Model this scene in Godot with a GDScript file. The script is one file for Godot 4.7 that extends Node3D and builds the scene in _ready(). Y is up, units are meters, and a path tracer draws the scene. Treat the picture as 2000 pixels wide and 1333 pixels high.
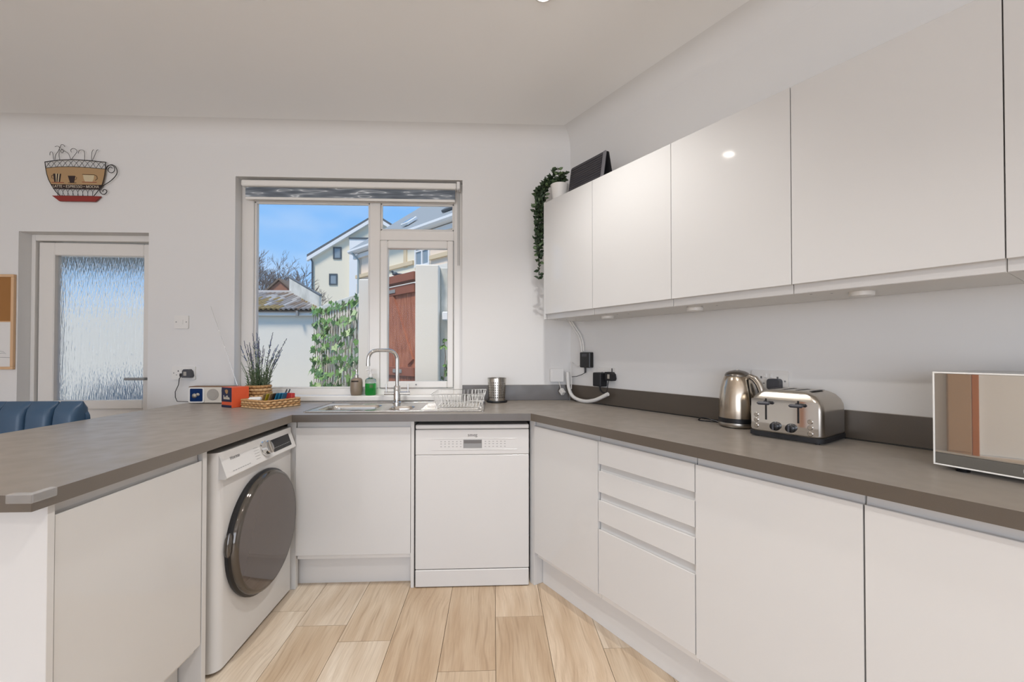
extends Node3D
# A kitchen with a skewed right-hand wall. World: back wall plane z = -2.87, camera above the origin, y up, metres.
# RUN: frame of the right-hand run, x along the wall towards the camera, z out of the wall into the room.

const TURN := -1.02395                       # yaw of the right-hand run
var RUN := Basis(Vector3.UP, TURN)
const ZB := -2.87                            # back wall
const OFF := 1.936                           # right wall, distance from the camera's foot
const WT := 0.91                             # worktop height
var M := {}
var taken := {}

class MB:
	var v := PackedVector3Array()
	var n := PackedVector3Array()
	var u := PackedVector2Array()
	var xf := Transform3D()
	func tri(a: Vector3, b: Vector3, c: Vector3, na: Vector3, nb: Vector3, nc: Vector3, ua := Vector2.ZERO, ub := Vector2.ZERO, uc := Vector2.ZERO) -> void:
		a = xf * a; b = xf * b; c = xf * c
		na = (xf.basis * na).normalized(); nb = (xf.basis * nb).normalized(); nc = (xf.basis * nc).normalized()
		if (b - a).cross(c - a).dot(na + nb + nc) < 0.0:
			var t = b; b = c; c = t
			t = nb; nb = nc; nc = t
			t = ub; ub = uc; uc = t
		v.append(a); v.append(c); v.append(b)
		n.append(na); n.append(nc); n.append(nb)
		u.append(ua); u.append(uc); u.append(ub)
	func flat(p: Array, away = null, uv: Array = []) -> void:      # convex face, counter-clockwise or turned away from a point
		var nn: Vector3 = (p[1] - p[0]).cross(p[2] - p[0])
		if nn.length() < 1e-14 and p.size() > 3:
			nn = (p[2] - p[0]).cross(p[3] - p[0])
		nn = nn.normalized()
		if away != null and nn.dot(p[0] - away) < 0.0:
			nn = -nn
		for i in range(1, p.size() - 1):
			if uv.size():
				tri(p[0], p[i], p[i + 1], nn, nn, nn, uv[0], uv[i], uv[i + 1])
			else:
				tri(p[0], p[i], p[i + 1], nn, nn, nn)
	func box(c: Vector3, s: Vector3, bev := 0.0) -> void:
		var h := s * 0.5
		var b: float = minf(bev, minf(h.x, minf(h.y, h.z)) * 0.9)
		var P = func(sg: Vector3, ax: int) -> Vector3:
			var q := Vector3(sg.x * (h.x - b), sg.y * (h.y - b), sg.z * (h.z - b))
			q[ax] = sg[ax] * h[ax]
			return c + q
		for ax in 3:
			var o1 := (ax + 1) % 3
			var o2 := (ax + 2) % 3
			for sg in [-1.0, 1.0]:
				var pts := []
				for k in [[-1, -1], [1, -1], [1, 1], [-1, 1]]:
					var g := Vector3.ZERO
					g[ax] = sg; g[o1] = k[0]; g[o2] = k[1]
					pts.append(P.call(g, ax))
				flat(pts, c)
			if b > 0.0:
				for sa in [-1.0, 1.0]:
					for sb in [-1.0, 1.0]:
						var g0 := Vector3.ZERO
						g0[ax] = sa; g0[o1] = sb; g0[o2] = -1.0
						var g1 := g0
						g1[o2] = 1.0
						flat([P.call(g0, ax), P.call(g1, ax), P.call(g1, o1), P.call(g0, o1)], c)
		if b > 0.0:
			for sx in [-1.0, 1.0]:
				for sy in [-1.0, 1.0]:
					for sz in [-1.0, 1.0]:
						var g := Vector3(sx, sy, sz)
						flat([P.call(g, 0), P.call(g, 1), P.call(g, 2)], c)
	func span(a: Vector3, b: Vector3, bev := 0.0) -> void:
		box((a + b) * 0.5, (b - a).abs(), bev)
	func lathe(prof: Array, seg := 24, crease := 0.75) -> void:     # profile of Vector2(radius, height), from bottom to top on the outside
		var m := prof.size() - 1
		var fn := []
		for i in m:
			var e: Vector2 = prof[i + 1] - prof[i]
			fn.append(Vector2(e.y, -e.x).normalized())
		for i in m:
			var n0: Vector2 = fn[i]
			var n1: Vector2 = fn[i]
			if i > 0 and fn[i].dot(fn[i - 1]) > crease:
				n0 = (fn[i] + fn[i - 1]).normalized()
			if i < m - 1 and fn[i].dot(fn[i + 1]) > crease:
				n1 = (fn[i] + fn[i + 1]).normalized()
			for k in seg:
				var a0 := TAU * k / seg
				var a1 := TAU * (k + 1) / seg
				var d0 := Vector3(cos(a0), 0, sin(a0))
				var d1 := Vector3(cos(a1), 0, sin(a1))
				var A: Vector3 = d0 * prof[i].x + Vector3.UP * prof[i].y
				var B: Vector3 = d1 * prof[i].x + Vector3.UP * prof[i].y
				var C: Vector3 = d1 * prof[i + 1].x + Vector3.UP * prof[i + 1].y
				var D: Vector3 = d0 * prof[i + 1].x + Vector3.UP * prof[i + 1].y
				var NA := d0 * n0.x + Vector3.UP * n0.y
				var NB := d1 * n0.x + Vector3.UP * n0.y
				var NC := d1 * n1.x + Vector3.UP * n1.y
				var ND := d0 * n1.x + Vector3.UP * n1.y
				var w0 := Vector2(float(k) / seg, float(i) / m)
				var w1 := Vector2(float(k + 1) / seg, float(i) / m)
				var w2 := Vector2(float(k + 1) / seg, float(i + 1) / m)
				var w3 := Vector2(float(k) / seg, float(i + 1) / m)
				if prof[i].x > 1e-6:
					tri(A, B, C, NA, NB, NC, w0, w1, w2)
				if prof[i + 1].x > 1e-6:
					tri(A, C, D, NA, NC, ND, w0, w2, w3)
	func tube(p: Array, r, seg := 8, shut := false, caps := true) -> void:   # r: a number or one per point
		var m := p.size()
		var tan := []
		for i in m:
			var a: Vector3 = p[(i - 1 + m) % m] if shut else p[maxi(i - 1, 0)]
			var b: Vector3 = p[(i + 1) % m] if shut else p[mini(i + 1, m - 1)]
			tan.append((b - a).normalized())
		var side: Vector3 = tan[0].cross(Vector3.UP if absf(tan[0].y) < 0.9 else Vector3.RIGHT).normalized()
		var rings := []
		for i in m:
			side = (side - tan[i] * side.dot(tan[i])).normalized()
			var up: Vector3 = tan[i].cross(side)
			var ring := []
			for k in seg:
				var a := TAU * k / seg
				ring.append(side * cos(a) + up * sin(a))
			rings.append(ring)
		var rad = func(i: int) -> float: return r[i] if r is Array else r
		for i in (m if shut else m - 1):
			var j := (i + 1) % m
			for k in seg:
				var q := (k + 1) % seg
				var A: Vector3 = p[i] + rings[i][k] * rad.call(i)
				var B: Vector3 = p[i] + rings[i][q] * rad.call(i)
				var C: Vector3 = p[j] + rings[j][q] * rad.call(j)
				var D: Vector3 = p[j] + rings[j][k] * rad.call(j)
				tri(A, B, C, rings[i][k], rings[i][q], rings[j][q])
				tri(A, C, D, rings[i][k], rings[j][q], rings[j][k])
		if caps and not shut:
			for e in [0, m - 1]:
				var nn: Vector3 = -tan[0] if e == 0 else tan[e]
				for k in range(1, seg - 1):
					tri(p[e] + rings[e][0] * rad.call(e), p[e] + rings[e][k] * rad.call(e), p[e] + rings[e][k + 1] * rad.call(e), nn, nn, nn)
	func prism(poly: PackedVector2Array, y0: float, y1: float, smooth := false, uvs := false) -> void:   # outline in (x, z), extruded along y
		var area := 0.0
		var m := poly.size()
		for i in m:
			area += poly[i].cross(poly[(i + 1) % m])
		if area < 0.0:
			poly.reverse()
		var idx := Geometry2D.triangulate_polygon(poly)
		for i in range(0, idx.size(), 3):
			var a := poly[idx[i]]
			var b := poly[idx[i + 1]]
			var c := poly[idx[i + 2]]
			for q in [[y0, Vector3.DOWN], [y1, Vector3.UP]]:
				tri(Vector3(a.x, q[0], a.y), Vector3(b.x, q[0], b.y), Vector3(c.x, q[0], c.y), q[1], q[1], q[1], a if uvs else Vector2.ZERO, b if uvs else Vector2.ZERO, c if uvs else Vector2.ZERO)
		var en := []
		for i in m:
			var e := (poly[(i + 1) % m] - poly[i]).normalized()
			en.append(Vector3(e.y, 0, -e.x))
		for i in m:
			var j := (i + 1) % m
			var n0: Vector3 = en[i]
			var n1: Vector3 = en[i]
			if smooth:
				if en[i].dot(en[(i - 1 + m) % m]) > 0.7:
					n0 = (en[i] + en[(i - 1 + m) % m]).normalized()
				if en[i].dot(en[j]) > 0.7:
					n1 = (en[i] + en[j]).normalized()
			var A := Vector3(poly[i].x, y0, poly[i].y)
			var B := Vector3(poly[j].x, y0, poly[j].y)
			var C := Vector3(poly[j].x, y1, poly[j].y)
			var D := Vector3(poly[i].x, y1, poly[i].y)
			tri(A, B, C, n0, n1, n1)
			tri(A, C, D, n0, n1, n0)
	func profile(pts: Array, x0: float, x1: float, smooth := false) -> void:   # outline in (z, y), extruded along x
		var keep := xf
		xf = xf * Transform3D(Basis(Vector3(0, 0, 1), Vector3(1, 0, 0), Vector3(0, 1, 0)), Vector3.ZERO)
		prism(PackedVector2Array(pts), x0, x1, smooth)
		xf = keep
	func plate(poly: PackedVector2Array, z0: float, z1: float, smooth := true, uvs := false) -> void:   # outline in (x, y), extruded along z
		var keep := xf
		xf = xf * Transform3D(Basis(Vector3(1, 0, 0), Vector3(0, 0, 1), Vector3(0, 1, 0)), Vector3.ZERO)
		prism(poly, z0, z1, smooth, uvs)
		xf = keep
	func ball(c: Vector3, r: Vector3, seg := 12, rows := 8) -> void:
		var keep := xf
		xf = xf * Transform3D(Basis.from_scale(r), c)
		var p := []
		for i in rows + 1:
			var a := -PI / 2 + PI * i / rows
			p.append(Vector2(maxf(cos(a), 0.0), sin(a)))
		lathe(p, seg, -1.0)
		xf = keep
	func add(mesh: Mesh, t: Transform3D) -> void:
		var s := mesh.surface_get_arrays(0)
		var vv: PackedVector3Array = s[Mesh.ARRAY_VERTEX]
		var nn: PackedVector3Array = s[Mesh.ARRAY_NORMAL]
		var ix: PackedInt32Array = s[Mesh.ARRAY_INDEX] if s[Mesh.ARRAY_INDEX] != null else PackedInt32Array(range(vv.size()))
		for i in ix:
			v.append(xf * (t * vv[i]))
			n.append((xf.basis * (t.basis * nn[i])).normalized())
			u.append(Vector2.ZERO)
	func done() -> ArrayMesh:
		var a := []
		a.resize(Mesh.ARRAY_MAX)
		a[Mesh.ARRAY_VERTEX] = v
		a[Mesh.ARRAY_NORMAL] = n
		a[Mesh.ARRAY_TEX_UV] = u
		var r := ArrayMesh.new()
		r.add_surface_from_arrays(Mesh.PRIMITIVE_TRIANGLES, a)
		return r

func rrect(w: float, h: float, r: float, seg := 5, c := Vector2.ZERO) -> PackedVector2Array:
	var p := PackedVector2Array()
	for q in [[1, 1, 0.0], [-1, 1, PI / 2], [-1, -1, PI], [1, -1, PI * 1.5]]:
		for k in seg + 1:
			var a: float = q[2] + PI / 2 * k / seg
			p.append(c + Vector2(q[0] * (w / 2 - r) + cos(a) * r, q[1] * (h / 2 - r) + sin(a) * r))
	return p

func disc(r: float, seg := 24, c := Vector2.ZERO) -> PackedVector2Array:
	var p := PackedVector2Array()
	for k in seg:
		p.append(c + Vector2(cos(TAU * k / seg), sin(TAU * k / seg)) * r)
	return p

func bend(p: Array, steps := 5) -> Array:       # a smooth curve through the points
	var out := []
	for i in p.size() - 1:
		var a: Vector3 = p[maxi(i - 1, 0)]
		var d: Vector3 = p[mini(i + 2, p.size() - 1)]
		for k in steps:
			out.append(p[i].cubic_interpolate(p[i + 1], a, d, float(k) / steps))
	out.append(p[-1])
	return out

func numbered(called: String) -> String:
	taken[called] = taken.get(called, -1) + 1
	return called if taken[called] == 0 else "%s_%03d" % [called, taken[called]]

func tag(o: Node, label: String, category: String, group := "") -> Node:
	o.set_meta("label", label)
	o.set_meta("category", category)
	if group:
		o.set_meta("group", group)
	return o

func thing(called: String, label: String, category: String, at := Vector3.ZERO, turn := 0.0, group := "") -> Node3D:
	var o := Node3D.new()
	o.name = numbered(called)
	add_child(o)
	o.position = at
	o.rotation.y = turn
	tag(o, label, category, group)
	return o

func part(called: String, shape, m: Material, parent: Node) -> MeshInstance3D:
	var o := MeshInstance3D.new()
	o.name = called
	o.mesh = shape.done() if shape is MB else shape
	o.material_override = m
	parent.add_child(o, true)
	return o

func solo(called: String, label: String, category: String, mb: MB, m: Material, at := Vector3.ZERO, turn := 0.0, group := "") -> MeshInstance3D:
	var o := part(numbered(called), mb, m, self)
	o.position = at
	o.rotation.y = turn
	tag(o, label, category, group)
	return o

func struct(called: String, mb: MB, m: Material) -> MeshInstance3D:
	var o := part(called, mb, m, self)
	o.set_meta("kind", "structure")
	return o

func run(s: float, y: float, off: float) -> Vector3:      # a point of the right-hand run
	return RUN * Vector3(s, y, -off)

func mat(called: String, hex: String, rough := 0.6, metal := 0.0, spec := 0.5) -> StandardMaterial3D:
	var m := StandardMaterial3D.new()
	m.resource_name = called
	m.albedo_color = Color(hex)
	m.roughness = rough
	m.metallic = metal
	m.metallic_specular = spec
	M[called] = m
	return m

func noise_tex(size: int, freq: float, ramp: Array, sd := 1, oct := 4, h := 0) -> NoiseTexture2D:
	var f := FastNoiseLite.new()
	f.seed = sd
	f.noise_type = FastNoiseLite.TYPE_SIMPLEX_SMOOTH
	f.frequency = freq
	f.fractal_octaves = oct
	var t := NoiseTexture2D.new()
	t.width = size
	t.height = h if h else size
	t.seamless = true
	t.noise = f
	if ramp.size():
		var g := Gradient.new()
		g.offsets = PackedFloat32Array(ramp.map(func(r): return r[0]))
		g.colors = PackedColorArray(ramp.map(func(r): return Color(r[1])))
		t.color_ramp = g
	return t

func triplanar(m: StandardMaterial3D, scale: Vector3) -> void:
	m.uv1_triplanar = true
	m.uv1_world_triplanar = true
	m.uv1_scale = scale

func letters(text: String, high: float, deep := 0.001, serif := false, bold := false) -> Mesh:
	var t := TextMesh.new()
	var f := SystemFont.new()
	f.font_names = PackedStringArray(["Droid Serif" if serif else "Droid Sans"])
	if bold:
		f.font_weight = 700
	t.font = f
	t.text = text
	t.font_size = 32
	t.pixel_size = high / 24.0
	t.depth = deep
	t.curve_step = 2.0
	return t

func wood_image() -> Image:
	var w := 256
	var h := 1024
	var im := Image.create(w, h, false, Image.FORMAT_RGB8)
	var a := FastNoiseLite.new(); a.seed = 3; a.frequency = 1.0; a.fractal_octaves = 3
	var b := FastNoiseLite.new(); b.seed = 9; b.frequency = 1.0; b.fractal_octaves = 2
	var light := Color("dacdbb")
	var mid := Color("c4b19a")
	var dark := Color("907b66")
	for y in h:
		for x in w:
			var warp := a.get_noise_2d(x * 0.004, y * 0.0022) * 14.0
			var broad := a.get_noise_2d((x + warp) * 0.022, y * 0.0026 + 40.0) * 0.5 + 0.5
			var fine := b.get_noise_2d((x + warp * 0.4) * 0.55, y * 0.009)
			var vein := b.get_noise_2d((x + warp * 1.2) * 0.11, y * 0.0035 + 90.0)
			var c := light.lerp(mid, clampf(broad * 1.7 - 0.3, 0, 1))
			c = c.lerp(dark, clampf(0.10 + fine * 0.18 + maxf(vein - 0.16, 0.0) * 0.5, 0, 0.75))
			im.set_pixel(x, y, c)
	return im

func materials() -> void:
	mat("wall_paint", "e3e1de", 0.85, 0.0, 0.3)
	mat("ceiling_paint", "f4f3f1", 0.9, 0.0, 0.2)
	mat("gloss_white", "d0cecb", 0.07)
	mat("carcass_white", "e6e3de", 0.4)
	mat("plinth_white", "d8d6d3", 0.3)
	mat("upvc", "e4e0da", 0.25)
	mat("satin_white", "e8e5df", 0.35)
	mat("appliance_white", "d2d0cd", 0.22)
	mat("plastic_white", "e6e3de", 0.35)
	mat("black_plastic", "141416", 0.35)
	mat("soft_black", "1d1d20", 0.6)
	mat("dark_grey", "45454a", 0.5)
	mat("grey_plastic", "8d8d8c", 0.4)
	mat("steel", "c9c4bc", 0.22, 1.0)
	mat("brushed_steel", "bdb6ac", 0.3, 1.0)
	mat("chrome", "d9d8d6", 0.06, 1.0)
	mat("wire_white", "e6e4e0", 0.3, 0.0)
	mat("tinted_glass", "6c6460", 0.03, 0.55, 0.8)
	mat("mirror_glass", "dcd6cd", 0.015, 0.9)
	mat("screen_black", "17181b", 0.08)
	mat("tinted_rim", "565049", 0.08, 0.5, 0.7)
	mat("kettle_steel", "c4b8a8", 0.2, 1.0)
	mat("satin_silver", "b9b7b3", 0.3, 0.8)
	mat("band_grey", "6e6b64", 0.35, 0.3)
	mat("rib_grey", "4d4a4d", 0.45)
	mat("rib_light", "7d7c80", 0.45)
	mat("print_grey", "6d6a68", 0.6)
	mat("lead_grey", "8f8f8d", 0.5)
	mat("orange_wood", "b3600f", 0.4)
	mat("pale_wood", "d8b189", 0.55)
	mat("cork", "a0703f", 0.95)
	mat("paper", "e4e1dd", 0.8)
	mat("blue_leather", "3c566f", 0.38)
	mat("iron_black", "24211f", 0.5, 0.3)
	mat("cup_tan", "b08f66", 0.6)
	mat("cup_brown", "2a1715", 0.6)
	mat("cup_cream", "cdbd9b", 0.6)
	mat("cup_red", "8c2a22", 0.5)
	mat("cup_letter", "d9cdb8", 0.6)
	mat("radio_cream", "d7d0c3", 0.5)
	mat("radio_wood", "7a5b41", 0.5)
	mat("radio_navy", "16305e", 0.15)
	mat("radio_grille", "a9a39a", 0.6)
	mat("navy_card", "1b2142", 0.4)
	mat("orange_card", "df5b34", 0.45)
	mat("red_card", "bb3a35", 0.5)
	mat("yellow_card", "b5a52c", 0.5)
	mat("blue_card", "2d83ab", 0.4)
	mat("tan_card", "a98f6c", 0.5)
	mat("wicker", "d0aa7b", 0.75)
	mat("wicker_dark", "b58b5c", 0.8)
	mat("soil", "3a2d22", 0.95)
	mat("tan_veneer", "b08d6a", 0.5)
	mat("joint_strip", "161513", 0.5)
	mat("lid_steel", "85807a", 0.25, 1.0)
	mat("lavender_stem", "5c6b4f", 0.7)
	mat("lavender_leaf", "4e6640", 0.7)
	mat("lavender_flower", "6d6a80", 0.7)
	mat("lavender_blue", "4a5b85", 0.7)
	mat("ivy_leaf", "33452e", 0.5)
	mat("ivy_leaf_pale", "5f7350", 0.5)
	mat("ivy_stem", "3f4a33", 0.7)
	mat("taupe_ceramic", "8b7b69", 0.35)
	mat("clear_plastic", "dfe6e8", 0.06)
	M.clear_plastic.refraction_enabled = true
	M.clear_plastic.refraction_scale = 0.045
	M.clear_plastic.albedo_color.a = 0.0
	mat("clear_guard", "f2f5f7", 0.12)
	M.clear_guard.transparency = BaseMaterial3D.TRANSPARENCY_ALPHA
	M.clear_guard.albedo_color.a = 0.08
	mat("bin_blue", "7c93a6", 0.5)
	mat("green_soap", "3fc25c", 0.08)
	M.green_soap.refraction_enabled = true
	M.green_soap.refraction_scale = 0.035
	M.green_soap.albedo_color.a = 0.25
	mat("amber_print", "2b2018", 0.6)
	mat("pane", "f4f8fa", 0.0, 0.0, 0.15)
	M.pane.transparency = BaseMaterial3D.TRANSPARENCY_ALPHA
	M.pane.albedo_color.a = 0.03
	var rain := mat("rain_glass", "fafdff", 0.14)
	rain.refraction_enabled = true
	rain.refraction_scale = 0.05
	rain.albedo_color.a = 0.0
	rain.normal_enabled = true
	var nt := noise_tex(512, 0.012, [], 5, 3)
	nt.as_normal_map = true
	nt.bump_strength = 9.0
	rain.normal_texture = nt
	rain.normal_scale = 0.65
	triplanar(rain, Vector3(9.0, 1.0, 9.0))
	var lap := mat("worktop", "f0e2d0", 0.4, 0.0, 0.75)
	lap.albedo_texture = noise_tex(512, 0.35, [[0.0, "433e3a"], [0.5, "4c4742"], [1.0, "57514b"]], 11, 3)
	lap.roughness_texture = noise_tex(512, 0.006, [[0.0, "b4b4b4"], [1.0, "ffffff"]], 21, 2)
	lap.roughness = 0.4
	lap.rim_enabled = true
	lap.rim = 1.0
	lap.rim_tint = 1.0
	triplanar(lap, Vector3(3, 3, 3))
	var wd := mat("plank_wood", "ffffff", 0.38)
	wd.albedo_texture = ImageTexture.create_from_image(wood_image())
	for k in 4:
		var tint: StandardMaterial3D = wd.duplicate()
		tint.albedo_color = Color(["ffffff", "f4eee6", "eadfd2", "fdf6ee"][k])
		M["plank_wood_%d" % k] = tint
	mat("plank_gap", "6b543d", 0.9)
	var blind := mat("blind_fabric", "ffffff", 0.9)
	blind.albedo_texture = noise_tex(512, 0.01, [[0.0, "5b626b"], [0.42, "727a83"], [0.62, "8b9299"], [0.7, "d9dde0"], [0.76, "8a9198"], [1.0, "6a727b"]], 31, 2)
	triplanar(blind, Vector3(0.8, 5.0, 0.8))
	# outside
	mat("render_white", "e6e2d6", 0.9)
	var wr := mat("render_old", "ffffff", 0.95)
	wr.albedo_texture = noise_tex(256, 0.02, [[0.0, "b9bab0"], [0.5, "d8d7cd"], [1.0, "e8e6dc"]], 41, 5)
	triplanar(wr, Vector3(0.5, 0.5, 0.5))
	mat("render_cream", "ece5cf", 0.9)
	mat("render_pink", "ecdcc9", 0.9)
	mat("stone_tan", "d9c7a6", 0.9)
	mat("slate", "8f9698", 0.8)
	mat("slate_dark", "5e6468", 0.8)
	mat("frame_dark", "4a555d", 0.5)
	mat("gutter_white", "e9ecec", 0.6)
	mat("gutter_grey", "8fa0a6", 0.6)
	mat("tile_grey", "85817e", 0.9)
	mat("tile_brown", "77695c", 0.95)
	mat("tile_moss", "84734a", 1.0)
	mat("tile_pale", "a7a5a2", 0.9)
	mat("brick_red", "9a6d58", 0.9)
	var gw := mat("gate_wood", "ffffff", 0.8)
	gw.albedo_texture = noise_tex(256, 0.03, [[0.0, "7d4b38"], [0.5, "a3664d"], [1.0, "b97f63"]], 51, 4)
	triplanar(gw, Vector3(3.0, 0.4, 3.0))
	mat("gate_rail", "8d5642", 0.8)
	mat("paving", "a9a8a4", 0.95)
	mat("twig", "7d726a", 0.9)
	mat("bush", "77785f", 0.95)
	mat("bush_green", "5d6f4d", 0.95)
	mat("leaf_a", "5f8a3d", 0.6)
	mat("leaf_b", "87ab62", 0.6)
	mat("leaf_c", "a8bd86", 0.6)
	mat("leaf_d", "4c7040", 0.6)
	mat("willow", "7a6b57", 0.9)
	var lamp := mat("lamp_glow", "fff8ee", 0.4)
	lamp.emission_enabled = true
	lamp.emission = Color("fff8f0")
	lamp.emission_energy_multiplier = 50.0

func sky_image() -> Image:
	var w := 1024
	var h := 512
	var im := Image.create(w, h, false, Image.FORMAT_RGBF)
	var f := FastNoiseLite.new(); f.seed = 4; f.frequency = 1.0; f.fractal_octaves = 5
	for y in h:
		var el := PI / 2 - PI * (y + 0.5) / h
		for x in w:
			var az := TAU * (x + 0.5) / w
			var c := Color(0.42, 0.42, 0.41)
			if el > 0.0:
				var t := clampf(el / 0.42, 0.0, 1.0)
				c = Color(0.58, 0.78, 0.97).lerp(Color(0.15, 0.45, 0.95), pow(t, 0.55))
				c = c.lerp(Color(0.20, 0.42, 0.80), clampf((el - 0.42) / 1.1, 0.0, 1.0))
				var d := Vector3(cos(el) * cos(az), sin(el) * 4.5, cos(el) * sin(az))
				var k := f.get_noise_3d(d.x * 2.2, d.y * 1.7, d.z * 2.2) * 0.5 + 0.5
				var wisp := clampf((k - 0.55) * 3.0, 0.0, 1.0) * clampf(1.15 - el * 1.4, 0.25, 1.0)
				c = c.lerp(Color(0.88, 0.92, 0.96), wisp * 0.5)
			im.set_pixel(x, y, c)
	return im

func downlight(x: float, z: float, energy: float, label: String) -> void:
	var t := thing("downlight", label, "ceiling light", Vector3(x, 2.72, z), 0.0, "round recessed ceiling lights")
	var b := MB.new()
	b.lathe([Vector2(0.030, -0.002), Vector2(0.033, -0.006), Vector2(0.040, -0.006), Vector2(0.044, -0.003), Vector2(0.045, 0.0)], 28)
	part("bezel", b, M.satin_white, t)
	var g := MB.new()
	g.lathe([Vector2(0.0, -0.0115), Vector2(0.012, -0.0105), Vector2(0.022, -0.008), Vector2(0.030, -0.0035), Vector2(0.031, -0.001)], 24)
	part("lamp", g, M.lamp_glow, t)
	var l := SpotLight3D.new()
	l.name = "lamp_light"
	l.light_color = Color("fcfaf8")
	l.light_energy = energy
	l.light_size = 0.03
	l.spot_range = 14.0
	l.spot_attenuation = 2.0
	l.spot_angle = 58.0
	l.spot_angle_attenuation = 0.7
	l.shadow_enabled = true
	t.add_child(l)
	l.position = Vector3(0, -0.018, 0)
	l.rotation.x = -PI / 2

func _ready() -> void:
	# --- camera
	var cam := Camera3D.new()
	cam.name = "camera"
	add_child(cam)
	cam.projection = Camera3D.PROJECTION_FRUSTUM
	cam.near = 0.05
	cam.far = 200.0
	cam.size = 2.0 * 0.05 * 666.5 / 833.0
	cam.frustum_offset = Vector2(0.0, 0.05 * 13.0 / 833.0)
	cam.position = Vector3(0, 1.23, 0)
	cam.rotation = Vector3(atan(9.6 / 833.0), -atan(35.0 / 833.0), 0)
	cam.current = true
	# --- sky, sun, exposure
	var we := WorldEnvironment.new()
	we.name = "environment"
	var e := Environment.new()
	e.background_mode = Environment.BG_SKY
	var sm := PanoramaSkyMaterial.new()
	sm.panorama = ImageTexture.create_from_image(sky_image())
	e.sky = Sky.new()
	e.sky.sky_material = sm
	e.background_energy_multiplier = 0.93
	e.tonemap_mode = Environment.TONE_MAPPER_LINEAR
	e.tonemap_exposure = 1.1
	e.sdfgi_enabled = true
	e.ssao_enabled = true
	e.ssil_enabled = true
	we.environment = e
	add_child(we)
	var sun := DirectionalLight3D.new()
	sun.name = "sun"
	sun.light_color = Color("fff1e0")
	sun.light_energy = 1.0
	sun.light_angular_distance = 12.0
	sun.shadow_enabled = true
	sun.rotation_degrees = Vector3(-60, -30, 0)
	add_child(sun)
	materials()
	# soft fill light added behind the camera, set in an added window
	var fill_light := AreaLight3D.new()
	fill_light.name = "added_fill_light"
	fill_light.area_size = Vector2(5.9, 2.1)
	fill_light.light_color = Color("ecf2ff")
	fill_light.light_energy = 14.0
	fill_light.area_range = 20.0
	fill_light.area_attenuation = 2.0
	fill_light.shadow_enabled = true
	fill_light.position = Vector3(-1.0, 1.35, 4.58)
	add_child(fill_light)
	# --- the ceiling's lamps
	for q in [[0.205, -1.745, "recessed ceiling light over the right cupboards, nearest the window wall"], [-0.82, -1.54, "recessed ceiling light above the peninsula, nearest the window wall"], [0.205, -0.35, "recessed ceiling light above the open floor between the units"], [-2.33, 1.05, "recessed ceiling light on the dining side, opposite the wooden door"], [-1.06, 1.05, "recessed ceiling light behind the peninsula end"], [0.205, 1.05, "recessed ceiling light in the middle of the rear row"], [1.47, 1.35, "recessed ceiling light by the far end of the right wall"], [-3.6, 1.6, "recessed ceiling light beside the wooden door"]]:
		downlight(q[0], q[1], 1.5, q[2])
	shell()
	outside()
	kitchen()
	appliances()
	small_things()

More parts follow.
